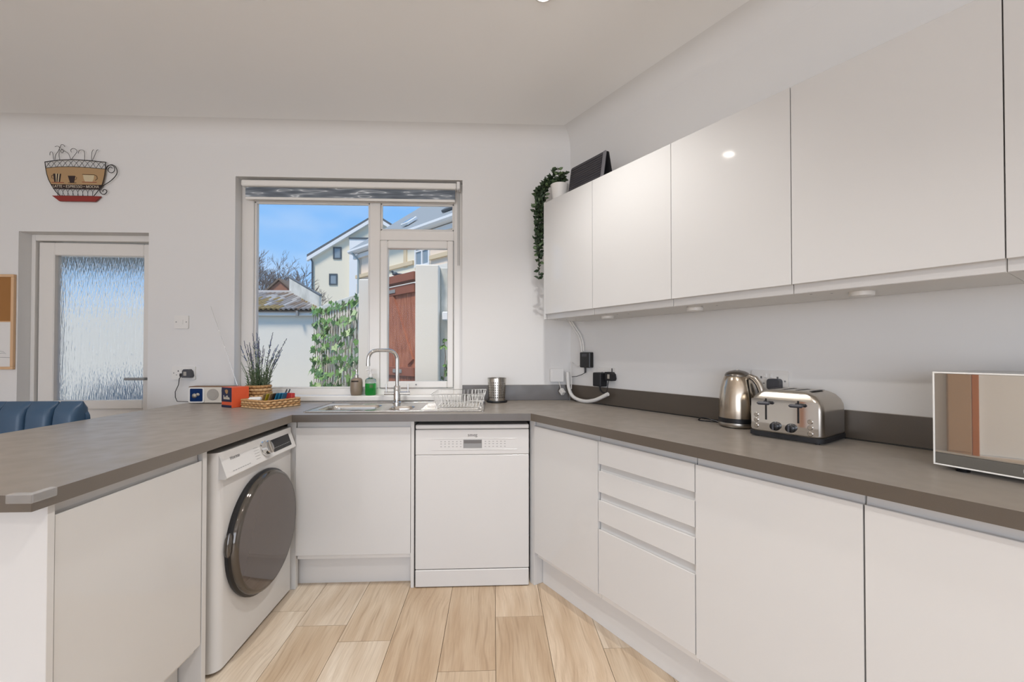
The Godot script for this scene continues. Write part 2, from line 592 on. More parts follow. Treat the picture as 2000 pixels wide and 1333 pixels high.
func shell() -> void:
	var room := PackedVector2Array([Vector2(-4.6, ZB), Vector2(0.52, ZB), Vector2(5.067, 4.6), Vector2(-4.6, 4.6)])
	# floor: a base with every plank laid on it
	var fb := MB.new()
	var wide := Geometry2D.offset_polygon(room, 0.2, Geometry2D.JOIN_MITER)[0]
	fb.prism(wide, -0.15, -0.0125)
	var fl := struct("floor", fb, M.plank_gap)
	var rng := RandomNumberGenerator.new()
	rng.seed = 77
	var starts := {-1: -1.666, 0: -1.998, 1: -2.6, 2: -1.768, -3: -1.855, -4: -1.968, -2: -1.25}
	for i in range(-21, 23):
		var x0 := 0.007 + 0.2235 * i
		var joint: float = starts[i] if starts.has(i) else -rng.randf() * 1.2 - 1.0
		var z0 := joint - 1.215 * 2
		while z0 < 4.6:
			var rect := PackedVector2Array([Vector2(x0 + 0.001, z0 + 0.001), Vector2(x0 + 0.2225, z0 + 0.001), Vector2(x0 + 0.2225, z0 + 1.214), Vector2(x0 + 0.001, z0 + 1.214)])
			for piece in Geometry2D.intersect_polygons(rect, room):
				var b := MB.new()
				b.prism(piece, -0.0125, 0.0, false, true)
				var du := rng.randf() * 0.62
				var dv := rng.randf() * 0.38
				for k in b.u.size():
					b.u[k] = Vector2((b.u[k].x - x0) / 0.62 + du, (b.u[k].y - z0) / 2.0 + dv)
				part("plank", b, M["plank_wood_%d" % (rng.randi() % 4)], fl)
			z0 += 1.215
	# walls
	var wb := MB.new()
	var T := ZB - 0.28
	wb.span(Vector3(-4.85, -0.15, T), Vector3(-3.06, 2.87, ZB))
	wb.span(Vector3(-3.06, 2.012, T), Vector3(-2.25, 2.87, ZB))
	wb.span(Vector3(-2.25, -0.15, T), Vector3(-1.702, 2.87, ZB))
	wb.span(Vector3(-1.702, 2.392, T), Vector3(-0.213, 2.87, ZB))
	wb.span(Vector3(-1.702, -0.15, T), Vector3(-0.213, 0.915, ZB))
	wb.span(Vector3(-0.213, -0.15, T), Vector3(0.7, 2.87, ZB))
	wb.span(Vector3(-3.06, -0.15, T), Vector3(-2.25, -0.0005, ZB))
	struct("wall_back", wb, M.wall_paint)
	var wr := MB.new()
	wr.xf = Transform3D(RUN, Vector3.ZERO)
	wr.span(Vector3(-2.28, -0.15, -OFF - 0.2), Vector3(6.9, 2.87, -OFF))
	struct("wall_right", wr, M.wall_paint)
	var wl := MB.new()
	wl.span(Vector3(-4.85, -0.15, ZB), Vector3(-4.6, 2.87, -0.271))
	wl.span(Vector3(-4.85, 2.05, -0.271), Vector3(-4.6, 2.87, 0.53))
	wl.span(Vector3(-4.85, -0.15, 0.53), Vector3(-4.6, 2.87, 4.85))
	wl.span(Vector3(-4.85, -0.15, -0.271), Vector3(-4.6, -0.0005, 0.53))
	struct("wall_left", wl, M.wall_paint)
	var wf := MB.new()
	wf.span(Vector3(-4.85, -0.15, 4.6), Vector3(-4.0, 2.87, 4.85))
	wf.span(Vector3(2.0, -0.15, 4.6), Vector3(5.4, 2.87, 4.85))
	wf.span(Vector3(-4.0, -0.15, 4.6), Vector3(2.0, 0.25, 4.85))
	wf.span(Vector3(-4.0, 2.45, 4.6), Vector3(2.0, 2.87, 4.85))
	struct("wall_front", wf, M.wall_paint)
	# unseen wide window, added behind the camera to go with the fill light
	var rf := MB.new()
	for x in [-4.0, -2.02, -0.05, 1.93]:
		rf.span(Vector3(x, 0.25, 4.66), Vector3(x + 0.07, 2.45, 4.73), 0.004)
	for y in [0.25, 2.38]:
		rf.span(Vector3(-4.0, y, 4.661), Vector3(2.0, y + 0.07, 4.729), 0.004)
	var rw := struct("window_2", rf, M.upvc)
	for x in [-3.93, -1.95, 0.02]:
		var rp := MB.new()
		rp.flat([Vector3(x, 0.32, 4.69), Vector3(x + 1.91, 0.32, 4.69), Vector3(x + 1.91, 2.38, 4.69), Vector3(x, 2.38, 4.69)])
		part("pane", rp, M.pane, rw)
	var ce := MB.new()
	ce.prism(Geometry2D.offset_polygon(room, 0.28, Geometry2D.JOIN_MITER)[0], 2.72, 2.9)
	struct("ceiling", ce, M.ceiling_paint)
	# soft coves where the walls meet the ceiling
	var pts := []
	var r := 0.11
	for k in 9:
		var a := PI / 2 * k / 8.0
		pts.append(Vector2(r - r * cos(a), -r + r * sin(a)))
	pts.append(Vector2(-0.002, 0.002))
	var c1 := MB.new()
	c1.xf = Transform3D(Basis(), Vector3(0, 2.72, ZB))
	c1.profile(pts, -4.6, 0.56, true)
	struct("trim_1", c1, M.wall_paint)
	var c2 := MB.new()
	c2.xf = Transform3D(RUN, Vector3.ZERO) * Transform3D(Basis(), Vector3(0, 2.72, -OFF))
	c2.profile(pts, -2.2, 6.5, true)
	struct("trim_2", c2, M.wall_paint)
	window_one()
	door_one()
	# the inner door of the far side, in orange stained timber, which the microwave mirrors
	var d2 := MB.new()
	for z in [-0.33, 0.53]:
		d2.span(Vector3(-4.63, 0, z), Vector3(-4.575, 2.08, z + 0.059), 0.004)
	d2.span(Vector3(-4.63, 2.02, -0.33), Vector3(-4.575, 2.09, 0.589), 0.004)
	var dn := struct("door_2", d2, M.orange_wood)
	var lf := MB.new()
	lf.span(Vector3(-4.70, 0.006, -0.268), Vector3(-4.66, 2.015, 0.525), 0.003)
	part("leaf", lf, M.satin_white, dn)
	var kn := MB.new()
	kn.ball(Vector3(-4.63, 1.0, 0.45), Vector3(0.028, 0.028, 0.028))
	part("knob", kn, M.steel, dn)
	var tc := thing("added_cabinet", "narrow tall tan cabinet added beside the orange timber door frame for the microwave reflection", "cabinet", Vector3(-4.6, 0, -0.445))  # invented piece, gives the tan strip mirrored in the microwave door
	var tb := MB.new()
	tb.span(Vector3(0.001, 0.0, -0.1), Vector3(0.10, 1.9, 0.1), 0.003)
	part("body", tb, M.tan_veneer, tc)
	tb = MB.new()
	tb.span(Vector3(0.1005, 0.05, -0.095), Vector3(0.115, 1.85, 0.095), 0.002)
	part("door", tb, M.tan_veneer, tc)

func window_one() -> void:
	var zf := -2.94          # inner face of the frame
	var zo := -3.01
	var f := MB.new()
	f.span(Vector3(-1.702, 0.915, zo), Vector3(-1.622, 2.392, zf), 0.004)       # left stile
	f.span(Vector3(-0.277, 0.915, zo), Vector3(-0.213, 2.392, zf), 0.004)
	f.span(Vector3(-1.622, 2.255, zo), Vector3(-0.277, 2.392, zf), 0.004)
	f.span(Vector3(-1.622, 0.915, zo), Vector3(-0.277, 0.986, zf), 0.004)
	f.span(Vector3(-0.85, 0.986, zo), Vector3(-0.777, 2.255, zf), 0.004)        # mullion
	f.span(Vector3(-0.777, 1.998, zo), Vector3(-0.277, 2.068, zf), 0.004)       # transom
	var w := struct("window_1", f, M.upvc)
	var bd := MB.new()      # glazing beads
	for q in [[-1.622, 0.986, -0.85, 2.255], [-0.777, 2.068, -0.277, 2.255]]:
		for k in 4:
			var a := Vector3(q[0], q[1], zf - 0.012)
			var b := Vector3(q[2], q[3], zf - 0.026)
			if k == 0: b.x = q[0] + 0.012
			if k == 1: a.x = q[2] - 0.012
			if k == 2: b.y = q[1] + 0.012
			if k == 3: a.y = q[3] - 0.012
			bd.span(a, b, 0.003)
	part("glazing_bead", bd, M.upvc, w)
	var sash := MB.new()
	var zs := zf + 0.012
	sash.span(Vector3(-0.774, 0.99, zs - 0.05), Vector3(-0.724, 1.995, zs), 0.005)
	sash.span(Vector3(-0.320, 0.99, zs - 0.05), Vector3(-0.280, 1.995, zs), 0.005)
	sash.span(Vector3(-0.724, 1.942, zs - 0.05), Vector3(-0.320, 1.995, zs), 0.005)
	sash.span(Vector3(-0.724, 0.99, zs - 0.05), Vector3(-0.320, 1.034, zs), 0.005)
	var sn := part("sash", sash, M.upvc, w)
	var lk := MB.new()
	lk.lathe([Vector2(0.0, 0.004), Vector2(0.005, 0.004), Vector2(0.006, 0.0)], 12)
	var lko := part("keyhole_cap", lk, M.grey_plastic, sn)
	lko.position = Vector3(-0.53, 1.012, zs)
	lko.rotation.x = PI / 2
	for q in [[-1.612, 0.996, -0.86, 2.245, zf - 0.035], [-0.767, 2.078, -0.287, 2.245, zf - 0.035], [-0.73, 1.03, -0.314, 1.946, zf - 0.025]]:
		var p := MB.new()
		p.flat([Vector3(q[0], q[1], q[4]), Vector3(q[2], q[1], q[4]), Vector3(q[2], q[3], q[4]), Vector3(q[0], q[3], q[4])])
		part("pane", p, M.pane, w)
	# sill board
	var s := MB.new()
	s.profile([Vector2(-2.835, 0.912), Vector2(-2.832, 0.918), Vector2(-2.832, 0.941), Vector2(-2.835, 0.946), Vector2(-2.842, 0.947), Vector2(zf - 0.005, 0.947), Vector2(zf - 0.005, 0.912)], -1.70, -0.215)
	var so := struct("trim_3", s, M.satin_white)
	so.set_meta("label", "white window sill board behind the sink")
	# roller blind in the head of the opening
	var t := thing("roller_blind", "grey and white patterned roller blind rolled up in the window head", "blind", Vector3(-0.955, 2.255, -2.90))
	var cs := MB.new()
	cs.span(Vector3(-0.715, 0.078, -0.02), Vector3(0.70, 0.118, 0.028), 0.006)
	part("cassette", cs, M.satin_white, t)
	var fb := MB.new()
	fb.span(Vector3(-0.70, 0.012, -0.003), Vector3(0.69, 0.082, 0.0))
	part("fabric", fb, M.blind_fabric, t)
	var bb := MB.new()
	bb.span(Vector3(-0.70, -0.004, -0.008), Vector3(0.69, 0.014, 0.005), 0.004)
	part("bottom_bar", bb, M.satin_white, t)
	var br := MB.new()
	br.span(Vector3(0.702, 0.07, -0.02), Vector3(0.725, 0.13, 0.026), 0.004)
	part("bracket", br, M.plastic_white, t)
	var ch := MB.new()
	ch.tube([Vector3(0.712, 0.08, 0.028), Vector3(0.712, -0.44, 0.028)], 0.0022, 6)
	ch.tube([Vector3(0.722, 0.08, 0.028), Vector3(0.722, -0.44, 0.028)], 0.0022, 6)
	part("pull_cord", ch, M.grey_plastic, t)

func door_one() -> void:
	var zi := -2.945
	var f := MB.new()
	f.span(Vector3(-3.06, 0, zi - 0.07), Vector3(-3.035, 2.012, zi), 0.003)
	f.span(Vector3(-2.275, 0, zi - 0.07), Vector3(-2.25, 2.012, zi), 0.003)
	f.span(Vector3(-3.035, 1.972, zi - 0.07), Vector3(-2.275, 2.012, zi), 0.003)
	f.span(Vector3(-3.035, 0, zi - 0.07), Vector3(-2.275, 0.03, zi), 0.003)
	var o := struct("door_1", f, M.upvc)
	var h := Node3D.new()          # the leaf hangs a hand's breadth open outwards
	h.name = "leaf"
	o.add_child(h)
	h.position = Vector3(-3.03, 0.035, zi - 0.012)
	h.rotation.y = deg_to_rad(2.2)
	var l := MB.new()
	l.span(Vector3(0.006, 0, -0.055), Vector3(0.102, 1.93, 0), 0.005)
	l.span(Vector3(0.66, 0, -0.055), Vector3(0.745, 1.93, 0), 0.005)
	l.span(Vector3(0.102, 1.845, -0.055), Vector3(0.66, 1.93, 0), 0.005)
	l.span(Vector3(0.102, 0.815, -0.055), Vector3(0.66, 0.875, 0), 0.005)
	l.span(Vector3(0.102, 0, -0.055), Vector3(0.66, 0.1, 0), 0.005)
	part("leaf_frame", l, M.upvc, h)
	var pn := MB.new()
	pn.span(Vector3(0.10, 0.098, -0.035), Vector3(0.662, 0.817, -0.018))
	part("lower_panel", pn, M.upvc, h)
	var g := MB.new()
	g.span(Vector3(0.098, 0.873, -0.034), Vector3(0.664, 1.847, -0.028))
	part("pane", g, M.rain_glass, h)
	var hd := MB.new()
	hd.span(Vector3(0.70, 0.92, 0.0), Vector3(0.73, 1.14, 0.012), 0.004)
	hd.tube([Vector3(0.715, 1.02, 0.005), Vector3(0.715, 1.02, 0.05), Vector3(0.70, 1.02, 0.056), Vector3(0.592, 1.02, 0.056)], 0.009, 10)
	part("handle", hd, M.lead_grey, h)

func jpts(h: float, t: float, lip: float) -> Array:      # section of a front with a scooped grip along its top edge: (z, y)
	return [Vector2(0, 0), Vector2(t - 0.0015, 0), Vector2(t, 0.0015), Vector2(t, h - lip), Vector2(t - 0.0015, h - lip + 0.0015), Vector2(t - 0.004, h - lip), Vector2(t - 0.009, h - lip - 0.004), Vector2(0.0065, h - lip - 0.002), Vector2(0.0045, h - lip + 0.006), Vector2(0.004, h - 0.012), Vector2(0.004, h), Vector2(0, h)]

func jfront(called: String, w: float, h: float, lip: float, at: Vector3, parent: Node, below := false) -> MeshInstance3D:
	var b := MB.new()
	var p := jpts(h, 0.02, lip)
	if below:
		for i in p.size():
			p[i] = Vector2(p[i].x, h - p[i].y)
	b.profile(p, -w / 2, w / 2)
	var o := part(called, b, M.gloss_white, parent)
	o.position = at
	return o

func carcass(w: float, y0: float, y1: float, depth: float, parent: Node) -> void:   # open-topped box, back at z = 0
	var b := MB.new()
	b.span(Vector3(-w / 2, y0, 0), Vector3(-w / 2 + 0.018, y1, depth))
	b.span(Vector3(w / 2 - 0.018, y0, 0), Vector3(w / 2, y1, depth))
	b.span(Vector3(-w / 2 + 0.018, y0, 0), Vector3(w / 2 - 0.018, y0 + 0.018, depth))
	b.span(Vector3(-w / 2 + 0.018, y0 + 0.018, 0), Vector3(w / 2 - 0.018, y1, 0.01))
	part("carcass", b, M.carcass_white, parent)

func worktop() -> void:
	var t := thing("worktop", "dark grey stone-look laminate worktop running in a U round the kitchen", "worktop")
	var a := MB.new()
	a.prism(PackedVector2Array([Vector2(-1.945, -1.005), Vector2(-1.0375, -1.005), Vector2(-1.036, -1.0065), Vector2(-1.036, -2.235), Vector2(-1.036, -2.832), Vector2(-1.700, -2.832), Vector2(-1.705, ZB + 0.001), Vector2(-1.945, ZB + 0.001)]), WT - 0.038, WT)
	part("peninsula_section", a, M.worktop, t)
	var b := MB.new()
	# strips round the two sink bowls
	var x := [-1.0355, -0.985, -0.655, -0.605, -0.45, 0.192]
	var y0 := WT - 0.038
	b.span(Vector3(x[0], y0, -2.235), Vector3(x[5], WT, -2.372))
	b.span(Vector3(x[0], y0, -2.372), Vector3(x[1], WT, -2.622))
	b.span(Vector3(x[2], y0, -2.372), Vector3(x[3], WT, -2.622))
	b.span(Vector3(x[3], y0, -2.56), Vector3(x[4], WT, -2.622))
	b.span(Vector3(x[4], y0, -2.372), Vector3(x[5], WT, -2.622))
	b.span(Vector3(x[0], y0, -2.622), Vector3(x[5], WT, -2.832))
	b.prism(PackedVector2Array([Vector2(0.192, -2.235), Vector2(0.192, -2.832), Vector2(-0.213, -2.832), Vector2(-0.213, -2.851), Vector2(0.499, -2.851)]), y0, WT)
	part("sink_section", b, M.worktop, t)
	var c := MB.new()
	var q := []
	for p in [[-1.815, 1.3305], [0.9, 1.3305], [0.9, 1.917], [-2.155, 1.917]]:
		var w := run(p[0], 0, p[1])
		q.append(Vector2(w.x, w.z))
	q[0] = Vector2(0.193, -2.2365)
	q[3] = Vector2(0.50, -2.851)
	c.prism(PackedVector2Array(q), y0, WT)
	part("right_section", c, M.worktop, t)
	# upstands against the walls
	var ub := MB.new()
	ub.span(Vector3(-0.211, WT + 0.0005, ZB + 0.001), Vector3(0.505, WT + 0.103, -2.851), 0.001)
	solo("upstand", "dark laminate upstand strip on the window wall beside the sill", "upstand", ub, M.worktop)
	var ur := MB.new()
	ur.span(Vector3(-2.168, WT + 0.0005, -OFF + 0.001), Vector3(0.9, WT + 0.106, -OFF + 0.019), 0.001)
	var up := solo("upstand", "long dark laminate upstand strip on the wall behind kettle and toaster", "upstand", ur, M.worktop, Vector3.ZERO, TURN)
	var se := MB.new()  # thin dark strip along the joint of worktop and upstand
	se.profile([Vector2(-OFF + 0.0185, WT + 0.0002), Vector2(-OFF + 0.0235, WT + 0.0002), Vector2(-OFF + 0.0185, WT + 0.0055)], -2.12, 0.9)
	part("joint_strip", se, M.joint_strip, up)

func kitchen() -> void:
	worktop()
	# --- peninsula: end panel, cupboard facing the floor, washing machine bay
	var ep := MB.new()
	ep.span(Vector3(-1.64, 0.0, -1.073), Vector3(-1.052, 0.8715, -1.055), 0.001)
	solo("end_panel", "tall white gloss end panel of the peninsula under the worktop end", "panel", ep, M.gloss_white)
	var t := thing("base_cupboard", "white gloss base cupboard in the peninsula beside the washing machine", "cupboard", Vector3(-1.62, 0, -1.335), PI / 2, "handleless base cupboards")
	carcass(0.518, 0.15, 0.871, 0.54, t)
	jfront("door", 0.515, 0.694, 0.034, Vector3(0, 0.177, 0.544), t)
	var pl := MB.new()
	pl.span(Vector3(-0.255, 0.0, 0.47), Vector3(0.257, 0.149, 0.486))
	part("plinth", pl, M.plinth_white, t)
	var po := MB.new()
	po.span(Vector3(-1.62, 0.0, -1.62), Vector3(-1.055, 0.8715, -1.598), 0.001)
	solo("support_panel", "narrow white upright panel between peninsula cupboard and washing machine", "panel", po, M.gloss_white)
	var bp := MB.new()
	bp.span(Vector3(-1.66, 0.0, -2.86), Vector3(-1.642, 0.8715, -1.055), 0.001)
	solo("back_panel", "long white back panel of the peninsula on the dining side", "panel", bp, M.gloss_white)
	var fp := MB.new()
	fp.span(Vector3(-1.075, 0.0, -2.30), Vector3(-1.029, 0.8715, -2.2715), 0.001)
	solo("filler_panel", "narrow white corner filler between washing machine and sink cupboard", "panel", fp, M.gloss_white)
	# --- sink cupboard
	t = thing("base_cupboard", "white gloss base cupboard below the sink", "cupboard", Vector3(-0.7315, 0, -2.80), 0.0, "handleless base cupboards")
	carcass(0.588, 0.15, 0.8, 0.515, t)
	jfront("door", 0.588, 0.694, 0.033, Vector3(0, 0.177, 0.518), t)
	var rl := MB.new()
	rl.span(Vector3(-0.293, 0.80, 0.49), Vector3(0.293, 0.871, 0.508))
	part("top_rail", rl, M.carcass_white, t)
	pl = MB.new()
	pl.span(Vector3(-0.36, 0.0, 0.45), Vector3(0.294, 0.149, 0.467))
	part("plinth", pl, M.plinth_white, t)
	po = MB.new()
	po.span(Vector3(-0.4355, 0.0, -2.82), Vector3(-0.4185, 0.8715, -2.262), 0.001)
	solo("support_panel", "narrow white upright panel between sink cupboard and dishwasher", "panel", po, M.gloss_white)
	# --- right run
	fp = MB.new()
	fp.span(Vector3(-1.858, 0.0, -1.92), Vector3(-1.818, 0.8715, -1.356), 0.001)
	solo("filler_panel", "narrow white filler beside the dishwasher at the corner of the right units", "panel", fp, M.gloss_white, Vector3.ZERO, TURN)
	var rb := [[-1.815, -1.347, "white gloss base cupboard next to the dishwasher corner"], [-0.882, -0.410, "white gloss base cupboard below the toaster, beside the drawers"], [-0.410, 0.062, "white gloss base cupboard below the microwave"], [0.062, 0.534, "white gloss base cupboard at the open end of the right units"]]
	for q in rb:
		t = thing("base_cupboard", q[2], "cupboard", run((q[0] + q[1]) / 2, 0, 1.92), TURN, "handleless base cupboards")
		carcass(q[1] - q[0] - 0.002, 0.15, 0.871, 0.546, t)
		jfront("door", q[1] - q[0] - 0.004, 0.694, 0.030, Vector3(0, 0.177, 0.548), t)
	t = thing("drawer_unit", "white gloss stack of four handleless drawers", "drawers", run(-1.1145, 0, 1.92), TURN)
	carcass(0.463, 0.15, 0.871, 0.546, t)
	for q in [[0.183, 0.490, 0.031], [0.494, 0.618, 0.032], [0.622, 0.740, 0.027], [0.744, 0.871, 0.029]]:
		jfront("drawer", 0.461, q[1] - q[0], q[2], Vector3(0, q[0], 0.548), t)
	pl = MB.new()
	pl.span(Vector3(-1.815, 0.0, -1.428), Vector3(0.55, 0.149, -1.41), 0.001)
	solo("plinth", "long white plinth board under the right base units", "plinth", pl, M.plinth_white, Vector3.ZERO, TURN)
	# --- wall cupboards
	ep = MB.new()
	ep.span(Vector3(-2.062, 1.432, -1.93), Vector3(-2.047, 2.150, -1.611), 0.001)
	solo("end_panel", "thin white end panel closing the wall cupboards beside the trailing plant", "panel", ep, M.gloss_white, Vector3.ZERO, TURN)
	var wu := [[-2.046, -1.642, "white gloss wall cupboard beside the end panel, below the trailing plant"], [-1.642, -1.159, "second white gloss wall cupboard from the end panel"], [-1.159, -0.682, "white gloss wall cupboard mirroring the ceiling light, third from the end panel"], [-0.682, -0.198, "white gloss wall cupboard above the toaster"], [-0.198, 0.286, "white gloss wall cupboard above the microwave"], [0.286, 0.77, "white gloss wall cupboard at the open end of the run"]]
	for q in wu:
		var w: float = q[1] - q[0]
		t = thing("wall_cupboard", q[2], "cupboard", run((q[0] + q[1]) / 2, 1.432, 1.932), TURN, "handleless wall cupboards")
		var b := MB.new()
		b.span(Vector3(-w / 2 + 0.0005, 0, 0), Vector3(w / 2 - 0.0005, 0.714, 0.300))
		part("carcass", b, M.carcass_white, t)
		jfront("door", w - 0.003, 0.714, 0.032, Vector3(0, 0.001, 0.302), t, true)
		for k in 3:
			var hb := MB.new()
			hb.lathe([Vector2(0.0, -0.0006), Vector2(0.004, -0.0006), Vector2(0.004, 0.0002)], 10)
			var ho := part("fixing_cap", hb, M.grey_plastic, t)
			ho.position = Vector3(-w / 2 + 0.03 + 0.05 * k, 0, 0.25 - 0.03 * k)
	for q in [[-1.667, "small white puck lamp under the wall cupboards, nearest the corner"], [-1.138, "small white puck lamp under the third wall cupboard"], [-0.531, "white puck lamp under the wall cupboard above the toaster"]]:
		t = thing("puck_lamp", q[1], "puck lamp", run(q[0], 1.432, 1.75), 0.0, "under-cupboard puck lamps")
		var b := MB.new()
		b.lathe([Vector2(0.0, -0.016), Vector2(0.030, -0.016), Vector2(0.034, -0.013), Vector2(0.035, -0.004), Vector2(0.035, -0.0002)], 24)
		part("housing", b, M.plastic_white, t)
		b = MB.new()
		b.lathe([Vector2(0.0, -0.018), Vector2(0.02, -0.0175), Vector2(0.024, -0.0162)], 20)
		part("lens", b, M.satin_white, t)
	# --- corner guard on the worktop
	t = thing("corner_guard", "clear plastic corner protector on the peninsula's worktop corner", "corner guard", Vector3(-1.036, WT, -1.005))
	var g := MB.new()
	g.span(Vector3(-0.052, -0.018, 0.0005), Vector3(0.006, 0.003, 0.006), 0.002)
	g.span(Vector3(0.0005, -0.018, -0.052), Vector3(0.006, 0.003, 0.0005), 0.002)
	g.span(Vector3(-0.052, 0.0004, -0.012), Vector3(0.0005, 0.003, 0.0005), 0.001)
	g.span(Vector3(-0.012, 0.0004, -0.052), Vector3(0.0005, 0.003, -0.012), 0.001)
	part("shell", g, M.clear_guard, t)

func outside() -> void:
	var g := MB.new()
	g.span(Vector3(-60, -0.3, -90), Vector3(45, -0.16, -3.16))
	struct("ground", g, M.paving)
	# --- garden outbuilding with a tiled lean-to roof
	var t := thing("outbuilding", "white rendered outbuilding with a mossy clay tile roof and sloping parapet beyond the window", "outbuilding")
	var w := MB.new()
	w.prism(PackedVector2Array([Vector2(-9.0, -9.0), Vector2(-3.62, -9.0), Vector2(-4.9, -10.6), Vector2(-9.0, -10.6)]), -0.16, 2.04)
	part("wall", w, M.render_white, t)
	var fa := MB.new()
	fa.span(Vector3(-9.0, 1.99, -8.97), Vector3(-3.60, 2.085, -8.9), 0.01)
	part("fascia", fa, M.gutter_white, t)
	var gb := MB.new()
	gb.span(Vector3(-4.02, 1.98, -8.88), Vector3(-3.98, 2.08, -8.82))
	part("gutter_bracket", gb, M.lead_grey, t)
	var slope := atan2(0.56, 1.72)
	var deck := MB.new()
	deck.prism(PackedVector2Array([Vector2(-9.0, -8.86), Vector2(-3.56, -8.86), Vector2(-4.86, -10.6), Vector2(-9.0, -10.6)]), -0.02, 0.0)
	var dk := part("roof_deck", deck, M.tile_brown, t)
	dk.transform = Transform3D(Basis(Vector3(1, 0, 0), Vector3(0, 1, 0), Vector3(0, -0.3256, 1)), Vector3(0, 2.075 - 0.3256 * 8.86, 0))
	var tile := MB.new()
	var arch := PackedVector2Array()
	for k in 7:
		var a := PI * k / 6.0
		arch.append(Vector2(-cos(a) * 0.047, sin(a) * 0.042))
	for k in 7:
		var a := PI * (6 - k) / 6.0
		arch.append(Vector2(-cos(a) * 0.036, sin(a) * 0.031 - 0.004))
	tile.plate(arch, -0.34, 0.0)
	var tm := tile.done()
	var rng := RandomNumberGenerator.new()
	rng.seed = 5
	var kinds := [M.tile_grey, M.tile_grey, M.tile_pale, M.tile_brown, M.tile_moss]
	var lie := Basis(Vector3.RIGHT, slope)
	for c in 31:
		for r in 6:
			var x := -6.62 + c * 0.1
			var down := 0.3 * r
			var z := -8.84 - down * cos(slope)
			var edge := -3.56 - (-8.86 - z) * 0.747
			if x > edge - 0.06:
				continue
			var mossy := absf(sin(x * 2.3 + r * 0.4)) > 0.55 and r < 4
			var o := part("roof_tile", tm, M.tile_moss if mossy and rng.randf() < 0.6 else kinds[rng.randi() % 4], t)
			o.position = Vector3(x, 2.09 + down * sin(slope) + rng.randf() * 0.008, z)
			o.basis = lie * Basis(Vector3.UP, rng.randf_range(-0.04, 0.04))
	var rc := MB.new()
	rc.tube([Vector3(-9.0, 2.68, -10.62), Vector3(-4.86, 2.68, -10.62)], 0.07, 8)
	part("ridge", rc, M.tile_pale, t)
	# sloping parapet beside the roof
	var turn := Transform3D(Basis(Vector3.UP, atan2(1.6, -1.29)), Vector3(-3.56, 0, -8.95))
	var pw := MB.new()
	pw.xf = turn
	pw.plate(PackedVector2Array([Vector2(0, -0.16), Vector2(2.3, -0.16), Vector2(2.3, 3.06), Vector2(0, 2.40)]), -0.05, 0.0, false)
	part("parapet", pw, M.render_old, t)
	var cp := MB.new()
	cp.xf = turn
	cp.plate(PackedVector2Array([Vector2(-0.03, 2.40), Vector2(2.33, 3.077), Vector2(2.33, 3.10), Vector2(-0.03, 2.42)]), -0.055, 0.005, false)
	part("parapet_coping", cp, M.slate_dark, t)
	# --- boundary wall with the ivy screen
	var bw := thing("garden_wall", "white garden wall with a pale coping behind the leafy screen", "wall", Vector3(-3.35, 0, -8.29), -atan2(1.64, 1.17))
	var b := MB.new()
	b.span(Vector3(0, -0.16, -0.2), Vector3(3.3, 1.99, 0))
	part("wall", b, M.render_white, bw)
	b = MB.new()
	b.span(Vector3(-0.04, 1.99, -0.25), Vector3(3.3, 2.09, 0.05), 0.01)
	part("coping", b, M.render_old, bw)
	ivy_screen()
	# --- gate between two white piers
	b = MB.new()
	b.span(Vector3(-1.60, -0.16, -5.5), Vector3(-1.33, 2.10, -5.1), 0.01)
	solo("gate_pier", "white rendered gate pier beside the leafy screen", "pier", b, M.render_white)
	b = MB.new()
	b.span(Vector3(-0.79, -0.16, -4.75), Vector3(-0.555, 2.115, -4.3), 0.01)
	solo("gate_pier", "white rendered gate pier right of the brown gate", "pier", b, M.render_white)
	b = MB.new()
	b.span(Vector3(-0.555, -0.16, -4.6), Vector3(2.4, 2.11, -4.42), 0.01)
	solo("garden_wall", "pale garden wall with a white planter, behind the opening casement", "wall", b, M.render_old)
	t = thing("garden_gate", "brown boarded timber gate with a diagonal brace", "gate", Vector3(-1.38, 0, -5.08), -atan2(0.62, 0.58))
	for k in 9:
		b = MB.new()
		b.span(Vector3(k * 0.092 + 0.002, -0.1, -0.022), Vector3(k * 0.092 + 0.0895, 1.95, 0.0), 0.003)
		part("plank", b, M.gate_wood, t)
	for y in [[1.86, 1.955], [0.98, 1.075], [0.1, 0.2]]:
		b = MB.new()
		b.span(Vector3(0, y[0], 0.0005), Vector3(0.825, y[1], 0.024), 0.003)
		part("rail", b, M.gate_rail, t)
	b = MB.new()
	b.plate(PackedVector2Array([Vector2(0.28, 1.858), Vector2(0.40, 1.858), Vector2(0.80, 1.16), Vector2(0.70, 1.10)]), 0.0005, 0.02, false)
	part("brace", b, M.gate_wood, t)
	b = MB.new()
	b.span(Vector3(0.2, 1.885, 0.0245), Vector3(0.46, 1.925, 0.032), 0.003)
	part("hinge_strap", b, M.lead_grey, t)
	b = MB.new()
	b.span(Vector3(0.42, 1.01, 0.0245), Vector3(0.6, 1.05, 0.034), 0.003)
	part("latch", b, M.lead_grey, t)
	b = MB.new()
	b.span(Vector3(-0.02, 1.985, -0.05), Vector3(0.86, 2.07, 0.05), 0.004)
	solo("gate_lintel", "weathered brown beam lying over the garden gate", "beam", b, M.gate_rail, Vector3(-1.38, 0, -5.08), -atan2(0.62, 0.58))
	b = MB.new()
	b.ball(Vector3(0, 0.035, 0), Vector3(0.035, 0.02, 0.018), 10, 6)
	b.ball(Vector3(-0.03, 0.06, 0), Vector3(0.014, 0.014, 0.012), 8, 6)
	b.tube([Vector3(-0.04, 0.06, 0), Vector3(-0.06, 0.055, 0)], [0.006, 0.001], 6)
	b.tube([Vector3(0.02, 0.035, 0), Vector3(0.11, 0.03, 0)], [0.012, 0.005], 6)
	b.tube([Vector3(-0.005, 0.02, 0.005), Vector3(-0.005, 0.0, 0.005)], 0.003, 5)
